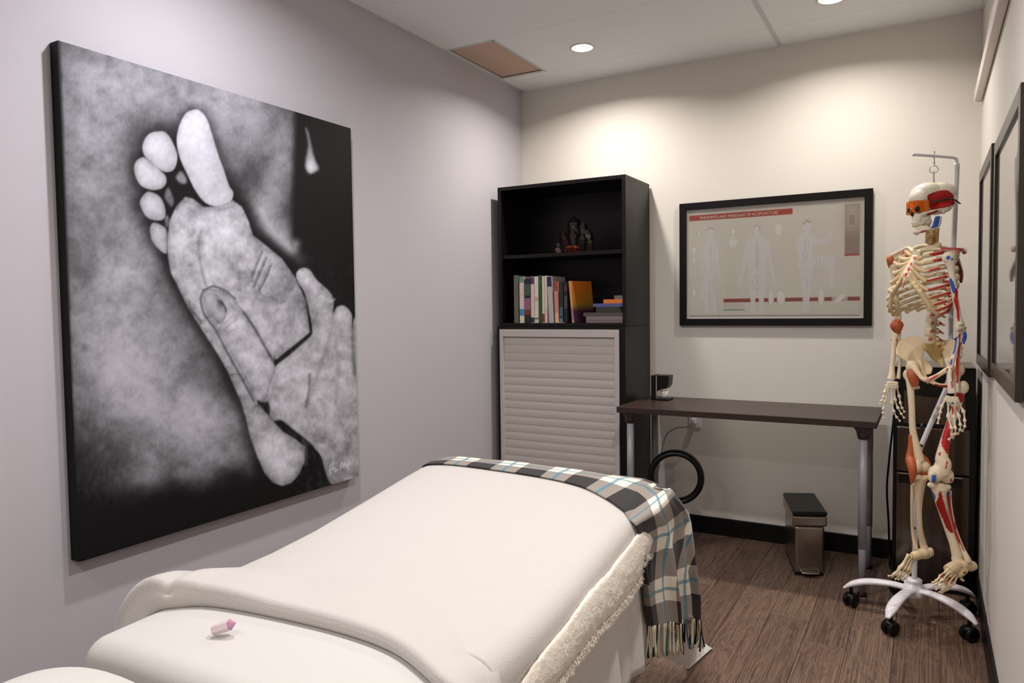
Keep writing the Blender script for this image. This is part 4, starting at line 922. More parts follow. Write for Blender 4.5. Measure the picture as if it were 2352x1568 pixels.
obj('nose_opening', ell(Hd(432, 715, -.040), (.006, .007, .010), AX, 12, 8), mat('painted_socket_shade'), sk, smooth=True)  # nose hollow likewise a solid with its shade painted on
chin = Hd(520, 1040, -.03); angL = Hd(790, 975, .0)+fb_*.036; angR = Hd(740, 985, .0)-fb_*.036; topL = Hd(835, 775, .0)+fb_*.040; topR = Hd(800, 775, .0)-fb_*.040
jaw = [tube([angL, Hd(650, 1010, -.02)+fb_*.030, chin+fb_*.010, chin-fb_*.010, Hd(590, 1015, -.02)-fb_*.030, angR], [.010, .0115, .012, .012, .0115, .010], 36, 10, .7, UZ if False else None), ell(chin+fa*.002, (.009, .013, .013), AX),
       tube([Hd(660, 965, -.02)+fb_*.028, Hd(550, 975, -.03)+fb_*.018, Hd(510, 975, -.035)], .008, 10, 8),
       tube([angL+UZ*.002, (angL+topL)/2, topL], [.0135, .0145, .0125], 12, 12, .35, fb_), tube([angR, (angR+topR)/2, topR], [.0135, .0145, .012], 12, 12, .35, fb_)]
bone('jaw', jaw, sk, .0028, [(HP([(775,775),(840,765),(935,745),(930,800),(905,900),(900,940),(780,975),(785,900)]), BLUE), (HP([(590,1020),(690,1000),(695,1045),(590,1065)]), (190,110,110))], (228,212,192), 3)
teeth = []
for i in range(12):
    t = (i-5.5)/5.5; ctr = Hd(478, 925, -.035)
    teeth.append(ell(ctr+fa*(.006-.018*t*t)+fb_*(.019*t), (.0030, .0024, .0052), AX, 8, 5))
o = obj('teeth', teeth, mat('teeth_ivory', (222,200,170), .35), sk, smooth=True); o['kind'] = 'stuff'
# --- spine
def vertebra(c, r, h, back, arm=.022, patches=None, spin=.03, parent=sk):
    lat = np.cross(back, UZ); lat /= np.linalg.norm(lat)
    return bone('vertebra', [lathe([(r*.96, -h/2), (r, -h/2+.001), (r*.86, 0), (r, h/2-.001), (r*.96, h/2)], c, 18), ell(c+back*(r+.006), (.010, .010, h*.45), None, 10, 6), tube([c+back*(r+.004), c+back*(r+spin*.6)-UZ*.004, c+back*(r+spin)-UZ*.010], [.006, .005, .0045], 8, 8),
                             tube([c+back*(r+.004)-lat*arm, c+back*(r+.002), c+back*(r+.004)+lat*arm], [.0035, .0055, .0035], 10, 8)], parent, None, patches)
def disc(c, r, h, patches=None): return bone('disc', [lathe([(r*.9, -h/2), (r*1.0, 0), (r*.9, h/2)], c, 18)], sk, None, None, (196,176,120))
back = np.array([.60, .80, 0]); back /= np.linalg.norm(back)
cerv = [Hd(800-3*i, 985+47*i, .02) for i in range(6)]
for i, c_ in enumerate(cerv):
    bone('vertebra', [lathe([(.011, -.0045), (.0125, 0), (.011, .0045)], c_, 16), ell(c_+back*.014, (.011, .011, .0045), None, 10, 6), tube([c_+back*.012, c_+back*.032-UZ*.006], [.005, .0035], 5, 8), tube([c_-np.array([.022, 0, 0]), c_+np.array([.022, 0, 0])], .0045, 6, 8)], sk, None,
         [(HP([(808,980+47*i),(840,980+47*i),(838,1010+47*i),(806,1010+47*i)]), (176,60,30))] if i > 0 else None, (214,184,128))
tv_ = catmull([To(800, 25, .03), To(930, 150, .055), To(960, 400, .07), To(940, 650, .07), To(870, 850, .05), To(835, 980, .035)], 12)
for i, c_ in enumerate(tv_): vertebra(c_, .0130+.0004*i, .016, back, .026, None, .032)
red = (168,20,24)
lum = [To(820, 1110, .03), To(805, 1238, .025), To(792, 1365, .02), To(790, 1488, .022)]
for i, (c_, y) in enumerate(zip(lum, (1110, 1238, 1365, 1490))):
    x = 838-i*8; vertebra(c_, .0190, .029, np.array([.9, .44, 0]), .026, [(TP([(x-32, y-28), (x+28, y-32), (x+28, y+26), (x-30, y+30)]), red), (TP([(940,y-25),(1010,y-25),(1010,y+20),(940,y+20)]), red)], .030); disc(c_-UZ*.0172, .0182, .0065)
disc(lum[0]+UZ*.0172, .018, .0065)
# --- rib cage
f0 = np.array([-.72, -.69, 0]); l0 = np.array([.69, -.72, 0]); f0 /= np.linalg.norm(f0); l0 /= np.linalg.norm(l0)
st_top, st_mid, st_low, xip = To(575, 175, -.055), To(490, 330, -.07), To(405, 490, -.08), To(365, 700, -.085)
bone('sternum', [tube([st_top+UZ*.012, st_top, st_mid, st_low], [.021, .019, .015, .015], 20, 12, .45, f0), tube([st_low, xip], [.008, .004], 8, 8, .5, f0)], sk, .0026,
     [(TP([(525,215),(550,195),(580,215),(570,245),(535,245)]), (226,60,56)), (TP([(480,300),(510,290),(510,335),(480,345)]), (226,60,56)), (TP([(440,375),(475,370),(480,415),(440,425)]), (222,56,52)), (TP([(400,460),(440,455),(440,510),(395,515)]), (226,56,52)), (TP([(380,590),(400,590),(375,720),(355,720)]), (216,60,50))], (232,220,190), 2)
sp = catmull(tv_, 12); cen0 = To(640, 300, 0)
RW = [.060, .082, .098, .110, .118, .124, .127, .126, .121, .112, .095, .075]
RD = [.095, .130, .155, .172, .184, .192, .196, .192, .182, .166, .110, .070]
redribs = [(820,120,1000,150,1),(760,170,980,200,0),(750,265,1000,260,1),(770,385,940,390,1),(730,545,1010,470,1),(750,700,1090,560,1),(820,820,1080,670,1),(860,920,1030,830,1),(850,980,960,950,0),(1060,870,1140,840,1),(1120,950,1170,930,1)]
rp = []
for x0, y0, x1, y1, k in redribs: rp.append((TP([(x0, y0+12), ((x0+x1)/2, (y0+y1)/2-20), (x1, y1-14), (x1, y1+14), ((x0+x1)/2, (y0+y1)/2+16), (x0, y0-10+24)]), (196,64,58)))
band = lambda x0, x1: [(TP([(x0, -40), (x1, -60), (x1+10, 1050), (x0+20, 1060)]), RIBRED)]
RIBP = {0: None, 1: band(800, 990), 2: band(850, 1010), 3: band(770, 930), 4: band(730, 1020), 5: band(735, 1090), 6: band(800, 1090), 7: band(840, 1040), 8: band(830, 1150), 9: band(850, 1150), 10: band(1000, 1170), 11: None}
for i in range(12):
    for s in (1, -1):
        P0 = sp[i]; w, d = RW[i], RD[i]*.98; drop = [.020, .034, .046, .056, .064, .070, .074, .078, .080, .082, .060, .045][i]; tmax = math.pi*([.80, .80, .78, .77, .76, .74, .72, .69, .65, .60, .50, .40][i])
        pts = []
        for t in np.linspace(.08, tmax, 12):
            lat = w*math.sin(t)**.85*s; fw_ = d/2*(1-math.cos(t)); pts.append(P0+l0*lat+f0*(fw_-.018*math.sin(t))+UZ*(.006*math.sin(min(t*2, math.pi))-drop*(t/math.pi)**1.1*1.25))
        tip = pts[-1]
        bone('rib', tube(pts, [.0036, .004, .0044, .0045, .0046, .0046, .0046, .0047, .0048, .005, .005, .0048], 40, 10, 1.65, None) , sk, None, (RIBP[i] if s > 0 else None), (228,210,176))
        if i < 10:
            tgt = (st_top*(1-min(i, 6)/6)+st_low*(min(i, 6)/6)) if i < 7 else st_low-UZ*(.012+.014*(i-6))+l0*s*(.018+.016*(i-6))
            midp = (tip+tgt)/2+l0*s*.006-UZ*(.004 if i < 5 else .014)
            bone('rib_cartilage', tube([tip, midp, tgt+l0*s*(.010 if i < 7 else 0)], [.0050, .0058, .0054], 14, 8, 1.5), sk, None, None, (226,202,158))
# --- shoulder girdles
clL = tube([st_top+l0*.012+UZ*.012, To(760, 95, -.05), To(930, 80, -.05), To(1180, 85, -.075), To(1300, 100, -.06)], [.008, .006, .0055, .006, .007], 30, 8)
bone('clavicle', clL, sk, None, [(TP([(960,60),(1100,50),(1310,60),(1320,100),(1180,92),(1060,82),(960,90)]), (176,52,56))], (232,216,190))
bone('clavicle', tube([st_top-l0*.012+UZ*.012, To(450, 60, .0), To(330, 110, .03), To(200, 180, .06)], [.008, .006, .006, .007], 24, 8), sk, None, None, (232,216,186))
# left scapula (right edge of the cage in view), right scapula at the left shoulder
def plate(poly, t=.006):
    """poly: 3D points -> closed slab"""
    P = np.array(poly, float); c_ = P.mean(0); U, S_, Vt = np.linalg.svd(P-c_); n = Vt[2]*t/2; N_ = len(P)
    V = np.vstack([P+n, P-n, [c_+n], [c_-n]]); Fs = [(i, (i+1) % N_, 2*N_) for i in range(N_)]+[(N_+(i+1) % N_, N_+i, 2*N_+1) for i in range(N_)]+[((i+1) % N_, i, N_+i, N_+(i+1) % N_) for i in range(N_)]
    return V, Fs
bone('scapula', [plate([To(1010, 140, .03), To(1200, 120, .0), To(1260, 260, .02), To(1285, 480, .06), To(1275, 600, .075), To(1180, 430, .10), To(1080, 250, .08)], .007), tube([To(1150, 150, .03), To(1250, 100, -.02), To(1320, 95, -.04), To(1335, 150, -.05)], [.006, .007, .009, .008], 16, 8), tube([To(1245, 280, .02), To(1288, 470, .055), To(1275, 610, .07)], [.006, .007, .006], 14, 8), ell(To(1190, 170, -.03), (.014, .014, .018))],
     sk, .0030, [(TP([(1170,270),(1230,250),(1300,440),(1290,620),(1250,620),(1215,560),(1240,480),(1200,360)]), (124,40,42)), (TP([(1180,90),(1240,80),(1250,150),(1180,130)]), (206,90,84)), (TP([(1290,70),(1340,110),(1330,170),(1290,120)]), (170,60,60))], BONE, 3)
org = (200,120,84)
bone('scapula', [plate([To(110, 210, .11), To(300, 120, .10), To(460, 110, .12), To(420, 300, .14), To(250, 380, .14), To(150, 360, .12)], .008), tube([To(240, 250, .06), To(300, 200, .05), To(370, 150, .05)], [.007, .008, .006], 12, 8), tube([To(260, 345, .05), To(310, 310, .045), To(350, 240, .045), To(430, 190, .05)], [.008, .009, .008, .007], 16, 8), ell(To(420, 190, .05), .012)], sk, .0030,
     [(TP([(90,200),(200,190),(220,290),(180,390),(140,390),(130,280)]), (196,106,72)), (TP([(280,110),(360,100),(400,140),(300,160)]), (206,122,84)), (TP([(380,140),(470,120),(460,200),(400,190)]), (206,140,100)), (TP([(255,330),(390,340),(350,365),(260,360)]), (176,92,60))], (230,212,180), 3)
bone('shoulder_ligament', [ell(To(165, 240, .07), (.014, .014, .016)), tube([To(150, 240, .07), To(150, 320, .08), To(165, 385, .09)], [.009, .007, .004], 12, 8)], sk, .003, None, (192,104,70), 3)
# --- left arm (near side)
hum = [ell(To(1085, 215, -.10), (.022, .022, .022)), tube([To(1100, 230, -.10), To(1130, 420, -.10), To(1165, 700, -.10), To(1205, 950, -.10), To(1235, 1130, -.10), To(1258, 1270, -.10)], [.020, .0115, .0105, .010, .010, .016], 40, 12), tube([To(1190, 1330, -.11), To(1310, 1300, -.09)], .012, 6, 10)]
bone('humerus', hum, sk, .0028, [(TP([(1045,215),(1060,190),(1100,190),(1110,215),(1090,240),(1055,238)]), BLUE), (TP([(1120,238),(1140,222),(1158,240),(1140,256)]), BLUE), (TP([(1098,540),(1140,560),(1175,630),(1190,700),(1178,780),(1155,770),(1120,680)]), BLUE),
     (TP([(1195,700),(1222,720),(1225,850),(1250,1050),(1262,1190),(1235,1215),(1215,1180),(1205,1050),(1165,900),(1170,830)]), (184,24,24)), (TP([(1255,940),(1280,960),(1298,1110),(1280,1120)]), (184,60,56))], (234,220,198), 3)
rad = [Pe(985, 0, -.10), Pe(975, 90, -.105), Pe(930, 260, -.11), Pe(900, 420, -.115), Pe(915, 560, -.12), Pe(925, 640, -.12)]
bone('radius', [tube([Sk(2195, 775, -.10)]+rad, [.010, .007, .007, .0075, .008, .012, .014], 40, 10)], sk, None, [(PP([(930,0),(980,-60),(990,20),(960,120),(935,190),(922,150),(920,70)]), BLUE), (PP([(905,235),(930,250),(925,305),(892,310)]), BLUE), (PP([(920,340),(935,400),(940,560),(925,560),(915,440)]), (180,40,40))], (236,222,202))
bone('ulna', [tube([Sk(2212, 750, -.08), Sk(2207, 775, -.085), Pe(1015, 60, -.09), Pe(995, 250, -.095), Pe(990, 420, -.10), Pe(985, 560, -.105), Pe(975, 630, -.11)], [.011, .009, .0065, .0065, .0065, .007, .009], 40, 10)], sk, None, [(PP([(1000,-60),(1030,-60),(1025,80),(1012,290),(1000,505),(972,505),(970,300),(985,150)]), (176,28,30)), (PP([(1040,0),(1070,-90),(1090,-60),(1065,60),(1045,75)]), BLUE)], (234,220,198))
bone('elbow_flange', [tube([Sk(2212, 752, -.09), Sk(2217, 772, -.09), Sk(2213, 790, -.09)], [.007, .009, .004], 12, 8, .6)], sk, None, [([(2208,766),(2225,758),(2222,780),(2213,796),(2208,790)], BLUE)], BONE)
def hand(carpal, fingers, ky, name='finger', patches=None, wr=.0068):
    bone('wrist_bones', [ell(c_, (wr*1.2, wr, wr*.95), None, 10, 7) for c_ in carpal], sk, .0025, patches, (232,216,190), 2)
    for F_ in fingers:
        n = len(F_); pts = catmull(F_, 25); r = []
        for i in range(25):
            u = i/24*(n-1); k = abs(u-round(u)); base_ = .0062-.0020*i/24; r.append(base_*(1.25-.75*min(1, k*3.2)))
        bone(name, tube(pts, r, 50, 8), sk, None, patches, (234,220,196))
dy = -.13
hand([Pe(870, 690, dy), Pe(905, 700, dy), Pe(940, 700, dy), Pe(975, 700, dy+.01), Pe(850, 720, dy), Pe(890, 725, dy), Pe(930, 728, dy), Pe(970, 722, dy)],
     [[Pe(845, 715, dy), Pe(800, 800, dy-.01), Pe(782, 870, dy-.02), Pe(765, 940, dy-.025), Pe(752, 1010, dy-.03)],
      [Pe(880, 735, dy), Pe(880, 920, dy-.012), Pe(915, 1060, dy-.02), Pe(925, 1140, dy-.01), Pe(885, 1200, dy)],
      [Pe(915, 738, dy), Pe(945, 930, dy-.005), Pe(962, 1060, dy-.015), Pe(962, 1130, dy-.01), Pe(930, 1180, dy+.005)],
      [Pe(950, 735, dy), Pe(1003, 915, dy), Pe(1022, 1020, dy-.01), Pe(1020, 1080, dy-.005), Pe(992, 1130, dy+.01)],
      [Pe(985, 725, dy), Pe(1060, 860, dy+.01), Pe(1075, 970, dy+.005), Pe(1075, 1040, dy+.005), Pe(1045, 1098, dy+.015)]], 0,
     patches=[(PP([(820,790),(850,755),(862,765),(830,820)]), (190,60,56)), (PP([(915,800),(940,800),(940,880),(930,910),(918,880)]), (182,40,40)), (PP([(970,800),(985,800),(995,860),(980,860)]), (170,50,50)), (PP([(870,745),(892,745),(888,768),(868,765)]), (110,120,150)), (PP([(915,745),(938,745),(935,772),(914,770)]), (96,110,150))])
# --- right arm (far side)
bone('humerus', [ell(To(235, 350, .09), .020), tube([To(235, 360, .09), To(240, 600, .09), To(262, 850, .09), To(290, 1060, .09), To(290, 1200, .09)], [.018, .011, .010, .0105, .014], 30, 10)], sk, .003, None, (228,212,180), 3)
bone('elbow_ligament', [ell(To(285, 1270, .08), (.022, .018, .016)), tube([To(270, 1180, .08), To(270, 1280, .075), To(290, 1410, .08)], [.010, .024, .008], 20, 12), tube([To(230, 1240, .08), To(360, 1260, .08)], [.010, .011], 8, 10), tube([To(185, 1500, .08), To(285, 1500, .08)], [.007, .011], 8, 10)], sk, .003, None, (178,88,50), 3, orange_rubber)
bone('radius', [tube([Sk(2057, 764, .08), Sk(2055, 778, .08), Sk(2053, 800, .075), Pe(220, 200, .07), Pe(205, 330, .065), Pe(200, 440, .06), Pe(195, 465, .06)], [.011, .011, .009, .0085, .009, .013, .015], 36, 10)], sk, None, None, (234,216,190))
bone('ulna', [tube([Sk(2064, 762, .09), Sk(2063, 775, .09), Sk(2066, 800, .09), Pe(305, 240, .085), Pe(290, 360, .075), Pe(278, 470, .065)], [.010, .010, .008, .006, .006, .008], 30, 10)], sk, None, None, (234,216,190))
dy = .05
hand([Pe(160, 520, dy), Pe(190, 515, dy), Pe(225, 515, dy), Pe(255, 520, dy), Pe(150, 550, dy), Pe(185, 550, dy), Pe(220, 548, dy), Pe(255, 545, dy)],
     [[Pe(140, 550, dy), Pe(112, 630, dy-.01), Pe(98, 690, dy-.015), Pe(75, 735, dy-.02), Pe(62, 770, dy-.02)],
      [Pe(160, 565, dy), Pe(120, 740, dy-.01), Pe(100, 830, dy-.015), Pe(95, 880, dy-.015), Pe(108, 940, dy-.01)],
      [Pe(200, 565, dy), Pe(205, 760, dy), Pe(225, 860, dy), Pe(260, 930, dy+.005), Pe(300, 978, dy+.01)],
      [Pe(232, 565, dy), Pe(240, 720, dy+.01), Pe(275, 820, dy+.01), Pe(315, 890, dy+.015), Pe(350, 940, dy+.02)],
      [Pe(258, 560, dy), Pe(290, 680, dy+.02), Pe(305, 760, dy+.02), Pe(325, 820, dy+.02), Pe(352, 868, dy+.025)]], 0)
# --- pelvis
pf = np.array([-.34, -.94, 0]); pl_ = np.array([.94, -.34, 0])
def Bm(x, y, dy=0): return Sk(1980+x/3.919, 680+y/3.92, dy)
wing = [Bm(322, 530, .0), Bm(318, 490, .02), Bm(335, 435, .05), Bm(375, 395, .07), Bm(440, 375, .08), Bm(520, 380, .08), Bm(575, 400, .075), Bm(585, 450, .07), Bm(560, 500, .06), Bm(540, 560, .04), Bm(500, 625, .02), Bm(440, 620, .0), Bm(400, 590, -.01), Bm(355, 560, -.01)]
pel = [plate(wing, .008), tube([Bm(322, 535, .0), Bm(316, 490, .02), Bm(335, 432, .05), Bm(375, 393, .07), Bm(440, 374, .08), Bm(520, 378, .08)], .0055, 30, 8),
       ell(Bm(455, 640, -.01), (.024, .022, .026)), tube([Bm(470, 640, -.02), Bm(510, 700, -.05), Bm(550, 745, -.07), Bm(600, 755, -.08)], [.016, .009, .009, .012], 24, 10),
       tube([Bm(520, 580, .03), Bm(535, 650, .02), Bm(560, 720, .0), Bm(620, 770, -.03), Bm(680, 790, -.05)], [.012, .016, .012, .008, .008], 24, 10, .6), plate([Bm(520, 560, .04), Bm(600, 600, .05), Bm(640, 650, .03), Bm(625, 700, .01), Bm(570, 710, .0), Bm(530, 660, .02)], .008)]
bone('hip_bone', pel, sk, .0032, None, (226,204,170), 4)
lw = [Bm(700, 430, .08), Bm(760, 400, .05), Bm(840, 410, .0), Bm(900, 470, -.06), Bm(900, 540, -.09), Bm(850, 600, -.07), Bm(790, 600, -.03), Bm(740, 560, .02), Bm(720, 500, .06)]
bone('hip_bone', [plate(lw, .008), tube([Bm(700, 430, .08), Bm(760, 398, .05), Bm(840, 408, .0), Bm(902, 470, -.06)], .0055, 20, 8), ell(Bm(860, 660, -.07), (.024, .022, .026)),
     tube([Bm(600, 755, -.08), Bm(680, 715, -.09), Bm(760, 665, -.09), Bm(840, 640, -.08)], [.011, .009, .010, .014], 24, 10), tube([Bm(600, 760, -.08), Bm(680, 795, -.08), Bm(760, 805, -.06), Bm(820, 780, -.05), Bm(850, 700, -.05)], [.009, .007, .009, .014, .018], 26, 10), tube([Bm(760, 560, .0), Bm(790, 640, -.02), Bm(800, 720, -.04)], [.010, .010, .008], 12, 8)],
     sk, .0032, [(PP([(650,480),(700,440),(770,410),(760,430),(700,470),(640,500)]), (196,60,60)), (PP([(720,530),(800,545),(870,545),(870,575),(780,570),(710,550)]), (166,50,50)), (PP([(855,345),(880,340),(885,375),(860,375)]), red)], (226,206,174), 4)
bone('sacrum', [tube([Pe(690, 20, .03), Pe(700, 90, .05), Pe(740, 190, .07), Pe(790, 260, .07), Pe(810, 330, .04)], [.030, .032, .024, .014, .006], 30, 12, .5, np.array([.3, .95, 0])), tube([Pe(560, 100, .06), Pe(700, 80, .06), Pe(860, 100, .04)], [.010, .014, .010], 16, 10)], sk, .0035, [(PP([(800,20),(850,15),(860,45),(820,55)]), red), (PP([(765,60),(790,70),(780,95),(760,85)]), (170,60,40))], (204,176,120), 3)
bone('pubic_disc', ell(Pe(632, 488, -.085), (.007, .010, .012)), sk, None, None, (206,160,150))
# --- legs
bone('femur', [ell(Pe(440, 395, .0), .020), ell(Pe(388, 420, .02), (.016, .016, .022)), tube([Pe(395, 420, .015), Pe(420, 520, .0), Pe(440, 800, -.02), Pe(455, 1100, -.03), Le(470, 0, -.04)], [0.0144, 0.0136, 0.0116, 0.0124, 0.0176], 40, 12), ell(Le(425, 60, -.05), (.022, .024, .024)), ell(Le(520, 60, -.03), (.022, .024, .024)), ell(Pe(510, 570, -.01), .009)], sk, .0032, None, (226,206,174), 3)
bone('hip_ligament', [tube([Pe(440, 310, -.01), Pe(450, 380, -.02), Pe(460, 450, -.03), Pe(485, 560, -.03)], [.005, .020, .021, .012], 24, 12, .75), ell(Pe(450, 420, -.03), (.020, .012, .024))], sk, .003, None, (172,82,46), 3, orange_rubber)
bone('knee_ligament', [tube([Pe(440, 1140, -.03), Pe(432, 1300, -.035), Pe(420, 1420, -.04), Le(375, 30, -.06), Le(385, 120, -.07), Le(370, 270, -.07)], [0.0128, 0.0132, 0.0176, 0.0194, 0.0158, 0.0035], 36, 12, .9), tube([Pe(560, 1370, -.03), Pe(620, 1440, -.03), Le(575, 60, -.03), Le(560, 150, -.03), Le(500, 260, -.03)], [0.0044, 0.0070, 0.0088, 0.0070, 0.0026], 24, 10), tube([Le(400, 120, -.05), Le(560, 125, -.035)], .010, 10, 10)], sk, .003, None, (176,84,44), 3, orange_rubber)
bone('tibia', [tube([Le(475, 175, -.04), Le(470, 260, -.04), Le(462, 500, -.03), Le(470, 760, -.02), Le(505, 950, .0), Le(525, 1010, .0)], [0.0256, 0.0192, 0.0108, 0.0096, 0.0128, 0.0144], 40, 12), ell(Le(430, 180, -.05), (.020, .02, .014)), ell(Le(530, 175, -.03), (.020, .02, .014))], sk, .0032, None, (220,198,164), 3)
bone('fibula', [tube([Le(395, 250, .0), Le(378, 500, .0), Le(385, 800, .01), Le(430, 1040, .0)], [.010, .006, .006, .010], 24, 8)], sk, None, None, (214,192,158))
def foot(tars, toes, patches=None, vox=.003):
    bone('foot_bones', tars, sk, vox, patches, (222,200,160), 2)
    for F_ in toes:
        n = len(F_); pts = catmull(F_, 25); r = [(.0064-.0026*i/24)*(1.25-.6*min(1, abs(i/24*(n-1)-round(i/24*(n-1)))*3)) for i in range(25)]
        bone('toe', tube(pts, r, 46, 8), sk, None, patches, (224,204,166))
foot([ell(Le(510, 1060, -.02), (.022, .022, .018)), tube([Le(500, 1090, -.01), Le(560, 1070, .02), Le(585, 1030, .03), Le(590, 1090, .03)], [.014, .016, .014, .012], 16, 10), tube([Le(480, 1080, -.03), Le(420, 1090, -.05), Le(380, 1100, -.06)], [.016, .018, .014], 12, 10)],
     [[Le(390, 1110, -.05), Le(330, 1250, -.08), Le(270, 1320, -.09), Le(215, 1375, -.10)], [Le(370, 1100, -.06), Le(290, 1240, -.09), Le(230, 1320, -.10), Le(180, 1370, -.11)], [Le(355, 1090, -.06), Le(255, 1220, -.10), Le(190, 1310, -.11), Le(140, 1345, -.115)],
      [Le(340, 1080, -.07), Le(235, 1230, -.10), Le(165, 1310, -.115), Le(100, 1330, -.12)], [Le(400, 1120, -.04), Le(350, 1280, -.07), Le(300, 1350, -.08), Le(255, 1375, -.085)]])
# near (left) leg
bone('femur', [ell(Pe(930, 520, -.07), .019), ell(Pe(1060, 570, -.07), (.018, .016, .024)), tube([Pe(930, 520, -.07), Pe(1000, 560, -.07), Pe(1010, 680, -.07), Pe(950, 880, -.08), Pe(880, 1080, -.10), Pe(830, 1260, -.11), Pe(800, 1420, -.12), Le(740, 20, -.12), Le(715, 130, -.115)], [0.0123, 0.0176, 0.0158, 0.0145, 0.0145, 0.0167, 0.0211, 0.0264, .0300], 50, 14), ell(Le(655, 140, -.13), (.026, .026, .030)), ell(Le(770, 160, -.10), (.026, .028, .028)), ell(Le(820, 200, -.09), (.012, .02, .016))], sk, .0032,
     [(PP([(960,650),(1030,640),(1085,660),(1060,730),(1030,760),(990,700)]), (170,26,30)), (PP([(870,960),(905,1010),(900,1200),(880,1370),(830,1320),(795,1250),(820,1120)]), (182,18,22)), (PP([(760,1360),(785,1350),(795,1380),(770,1390)]), (176,30,30)), (LP([(600,165),(630,148),(660,155),(655,220),(630,248),(605,215)]), BLUE), (LP([(775,0),(795,0),(775,80),(762,80)]), (176,60,50)), (LP([(825,190),(855,225),(845,245),(820,235)]), (170,100,70))], (230,212,184), 3)
bone('patella', ell(Le(615, 175, -.16), (.014, .012, .022)), sk, None, [(LP([(600,160),(655,150),(650,240),(608,235)]), BLUE)], (232,216,190))
bone('tibia', [ell(Le(660, 275, -.12), (.030, .026, .014)), ell(Le(755, 290, -.10), (.022, .024, .013)), tube([Le(695, 300, -.12), Le(700, 400, -.12), Le(745, 600, -.11), Le(805, 800, -.10), Le(860, 950, -.10), Le(905, 1100, -.10)], [0.0275, 0.0215, 0.0151, 0.0133, 0.0142, 0.0181], 44, 14), ell(Le(905, 1130, -.10), (.020, .02, .014))], sk, .0032,
     [(LP([(695,350),(720,345),(735,420),(790,600),(850,780),(850,830),(790,790),(730,660),(660,490),(680,430)]), (158,14,18)), (LP([(597,335),(640,375),(650,430),(630,440),(605,390)]), (60,96,150))], (226,208,178), 3)
bone('fibula', [tube([Le(790, 340, -.08), Le(805, 430, -.08), Le(835, 620, -.08), Le(880, 800, -.085), Le(960, 1000, -.09), Le(1015, 1120, -.10), Le(1030, 1160, -.10)], [.014, .009, .0075, .0075, .008, .011, .012], 44, 10)], sk, None, [(LP([(750,330),(820,310),(830,340),(800,400),(775,395)]), BLUE), (LP([(740,300),(785,305),(770,340),(750,330)]), red), (LP([(790,400),(820,410),(860,640),(920,860),(985,1020),(960,1010),(880,840),(820,650),(790,480)]), (168,26,30))], (226,208,180))
foot([ell(Le(930, 1190, -.11), (.028, .026, .017)), tube([Le(960, 1200, -.10), Le(1040, 1210, -.075), Le(1105, 1205, -.06)], [.016, .020, .016], 14, 10), tube([Le(920, 1200, -.13), Le(850, 1230, -.16), Le(790, 1260, -.18)], [.017, .020, .018], 14, 10), tube([Le(980, 1250, -.11), Le(930, 1290, -.14), Le(890, 1310, -.15)], [.016, .016, .013], 12, 10)],
     [[Le(800, 1250, -.18), Le(710, 1330, -.22), Le(660, 1380, -.235), Le(610, 1405, -.24)], [Le(820, 1270, -.18), Le(730, 1370, -.225), Le(660, 1420, -.24), Le(615, 1445, -.245)], [Le(850, 1290, -.17), Le(760, 1400, -.22), Le(690, 1460, -.235), Le(650, 1490, -.24)],
      [Le(880, 1300, -.16), Le(790, 1430, -.21), Le(730, 1490, -.225), Le(690, 1520, -.23)], [Le(920, 1300, -.14), Le(860, 1410, -.18), Le(790, 1480, -.20), Le(715, 1530, -.21)], [Le(930, 1320, -.13), Le(955, 1365, -.14), Le(978, 1385, -.145)]],
     [(LP([(700,1340),(740,1300),(765,1310),(730,1350)]), (150,60,50)), (LP([(760,1390),(820,1335),(835,1350),(770,1410)]), (150,30,32)), (LP([(840,1400),(870,1370),(880,1390),(830,1430)]), (150,30,32)), (LP([(975,1280),(1000,1275),(1005,1300),(980,1305)]), (160,20,30))])
# --- safety glasses on the skull
gl = thing('safety_glasses', 'orange tinted wraparound safety glasses worn by the skeleton', 'glasses', tuple(Hd(560, 700, -.06)))
def visor():
    U = []
    for u in np.linspace(0, 1, 26):
        ang = math.radians(-84+u*168); r_ = .058; ctr = Hd(665, 590, .0)
        row = []
        for w in np.linspace(0, 1, 9):
            hgt = .0230*(1-.22*(2*u-1)**2)*(1 if w < .5 else 1); nose = .010*math.exp(-((u-.5)/.10)**2)*(1-w)
            row.append(ctr+fa*(r_*math.cos(ang)+.002)+fb_*(r_*1.02*math.sin(ang))+UZ*((2*w-1)*hgt+nose-.002+.008*0))
        U.append(row)
    return grid(np.array(U))
vm = mat('orange_lens', (255,146,30), .05, trans=.75, ior=1.2, coat=.4)
o = obj('lens', visor(), vm, gl, smooth=True); solid(o, .0018)
for s in (1, -1):
    st = Hd(665, 590, .0)+fa*.006+fb_*(.059*s); en = Hd(1200, 560, .05)+fb_*(.046*s) if s > 0 else Hd(1180, 560, .05)+fb_*(.046*s)
    t1 = Hd(900, 500, .0)+fb_*(.064*s); obj('temple_arm', tube([st+UZ*.008, t1, (t1+en)/2+UZ*.006+fb_*(.008*s), en], [.003, .0028, .0028, .0026], 30, 8), mat('glasses_black', (18,14,14), .3), gl, smooth=True)
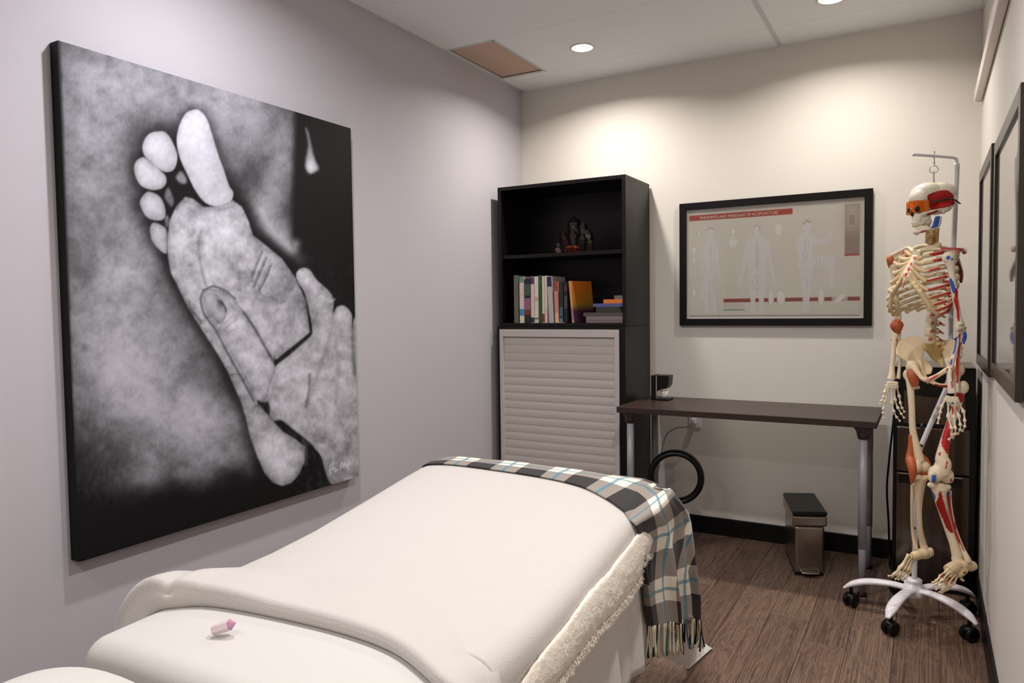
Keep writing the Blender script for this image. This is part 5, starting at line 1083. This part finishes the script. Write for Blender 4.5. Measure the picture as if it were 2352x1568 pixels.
# --- stand
sd = thing('skeleton_stand', 'white five-legged rolling stand with a bent pole that carries the skeleton', 'stand', (-.032, 3.185, 0))
HX, HY = -.033, 3.185
for i, a in enumerate((180, 252, 324, 36, 108)):
    a = math.radians(a-1); d = np.array([math.cos(a), math.sin(a), 0]); h = np.array([HX, HY, 0]); L = .25
    lg = obj('leg', tube([h+d*.015+UZ*.110, h+d*.08+UZ*.118, h+d*.16+UZ*.112, h+d*.215+UZ*.094, h+d*L+UZ*.070], [.019, .020, .022, .020, .008], 30, 14, .55, UZ), white_plastic, sd, smooth=True)
    c_ = h+d*.222; rot = a+1.1+i*1.7; w_ = np.array([math.cos(rot), math.sin(rot), 0])
    if c_[0]+.03 > XR-.014: c_ = c_+np.array([XR-.046-c_[0], 0, 0])
    wh = [(lambda v, f: (np.array([[c_[0]+(-w_[1])*q[2]+w_[0]*q[0], c_[1]+w_[0]*q[2]+w_[1]*q[0], .027+q[1]] for q in np.array(v)]), f))(*lathe([(.010, z0_), (.026, z0_+.002), (.027, z0_+.008), (.026, z0_+.014), (.010, z0_+.016)], (0, 0, 0), 20)) for z0_ in (-.022, .006)]
    cs = obj('caster', wh, black_plastic, lg, smooth=True); 
    obj('caster_hood', [ell(c_+UZ*.040, (.026, .022, .018), None, 16, 8), tube([c_+UZ*.050, c_+UZ*.092], .007, 4, 10)], black_plastic, lg, smooth=True)
obj('hub', lathe([(.030, .082), (.040, .090), (.042, .105), (.038, .125), (.030, .132), (.026, .138), (.028, .142), (.028, .150), (.020, .153), (.001, .153)], (HX, HY, 0), 32), white_plastic, sd, smooth=True)
pole = [np.array([HX, HY, .14]), on(2104, 1180, 1, 3.185), on(2107, 1062, 1, 3.19), on(2112, 1035, 1, 3.20), on(2126, 1000, 1, 3.21), on(2168, 905, 1, 3.24), on(2177, 880, 1, 3.25), on(2181, 850, 1, 3.25), on(2184, 700, 1, 3.25), on(2190, 560, 1, 3.25), on(2196, 420, 1, 3.25), on(2198, 375, 1, 3.245)]
pole_o = obj('pole', tube(pole, .0095, 110, 14), white_metal, sd, smooth=True)
obj('pole_joint', [lathe([(.0105, 0), (.0105, .012)], tuple(on(2101, 1218, 1, 3.185)), 20)], white_metal, sd, smooth=True); obj('clamp_screw', tube([on(2103, 1213, 1, 3.175), on(2095, 1210, 1, 3.17)], .003, 4, 8), black_plastic, sd, smooth=True); obj('clamp_screw', tube([on(2113, 1020, 1, 3.20), on(2119, 1024, 1, 3.19)], .004, 4, 8), black_plastic, sd, smooth=True)
obj('hanging_arm', tube([on(2198, 378, 1, 3.245), on(2197, 366, 1, 3.24), on(2190, 362, 1, 3.23), on(2170, 360, 1, 3.20), on(2145, 358, 1, 3.16), on(2097, 355, 1, 3.11)], .0055, 50, 12), white_metal, sd, smooth=True)
def ring3(c, r, t, ax1, ax2, n=22):
    P = [np.array(c)+r*(math.cos(2*math.pi*i/n)*np.array(ax1)+math.sin(2*math.pi*i/n)*np.array(ax2)) for i in range(n+1)]; return tube(P, t, 60, 6)
hkx = Hd(825, 150, .02)
obj('hook', [tube([Sk(2146, 347, .03), Sk(2146, 378, .03)], .0024, 6, 8), ring3(Sk(2145, 389, .03), .0135, .0016, (1, 0, 0), (0, 0, 1)), ring3(Sk(2145, 358, .035), .008, .002, (0, 1, 0), (0, 0, 1))], chrome, sd, smooth=True)
obj('skull_eyelet', [tube([Sk(2145, 398, .03), hkx-UZ*.004], .0026, 6, 8), ring3(Sk(2145, 396, .03), .0055, .0018, (0, 1, 0), (0, 0, 1))], chrome, sk, smooth=True)
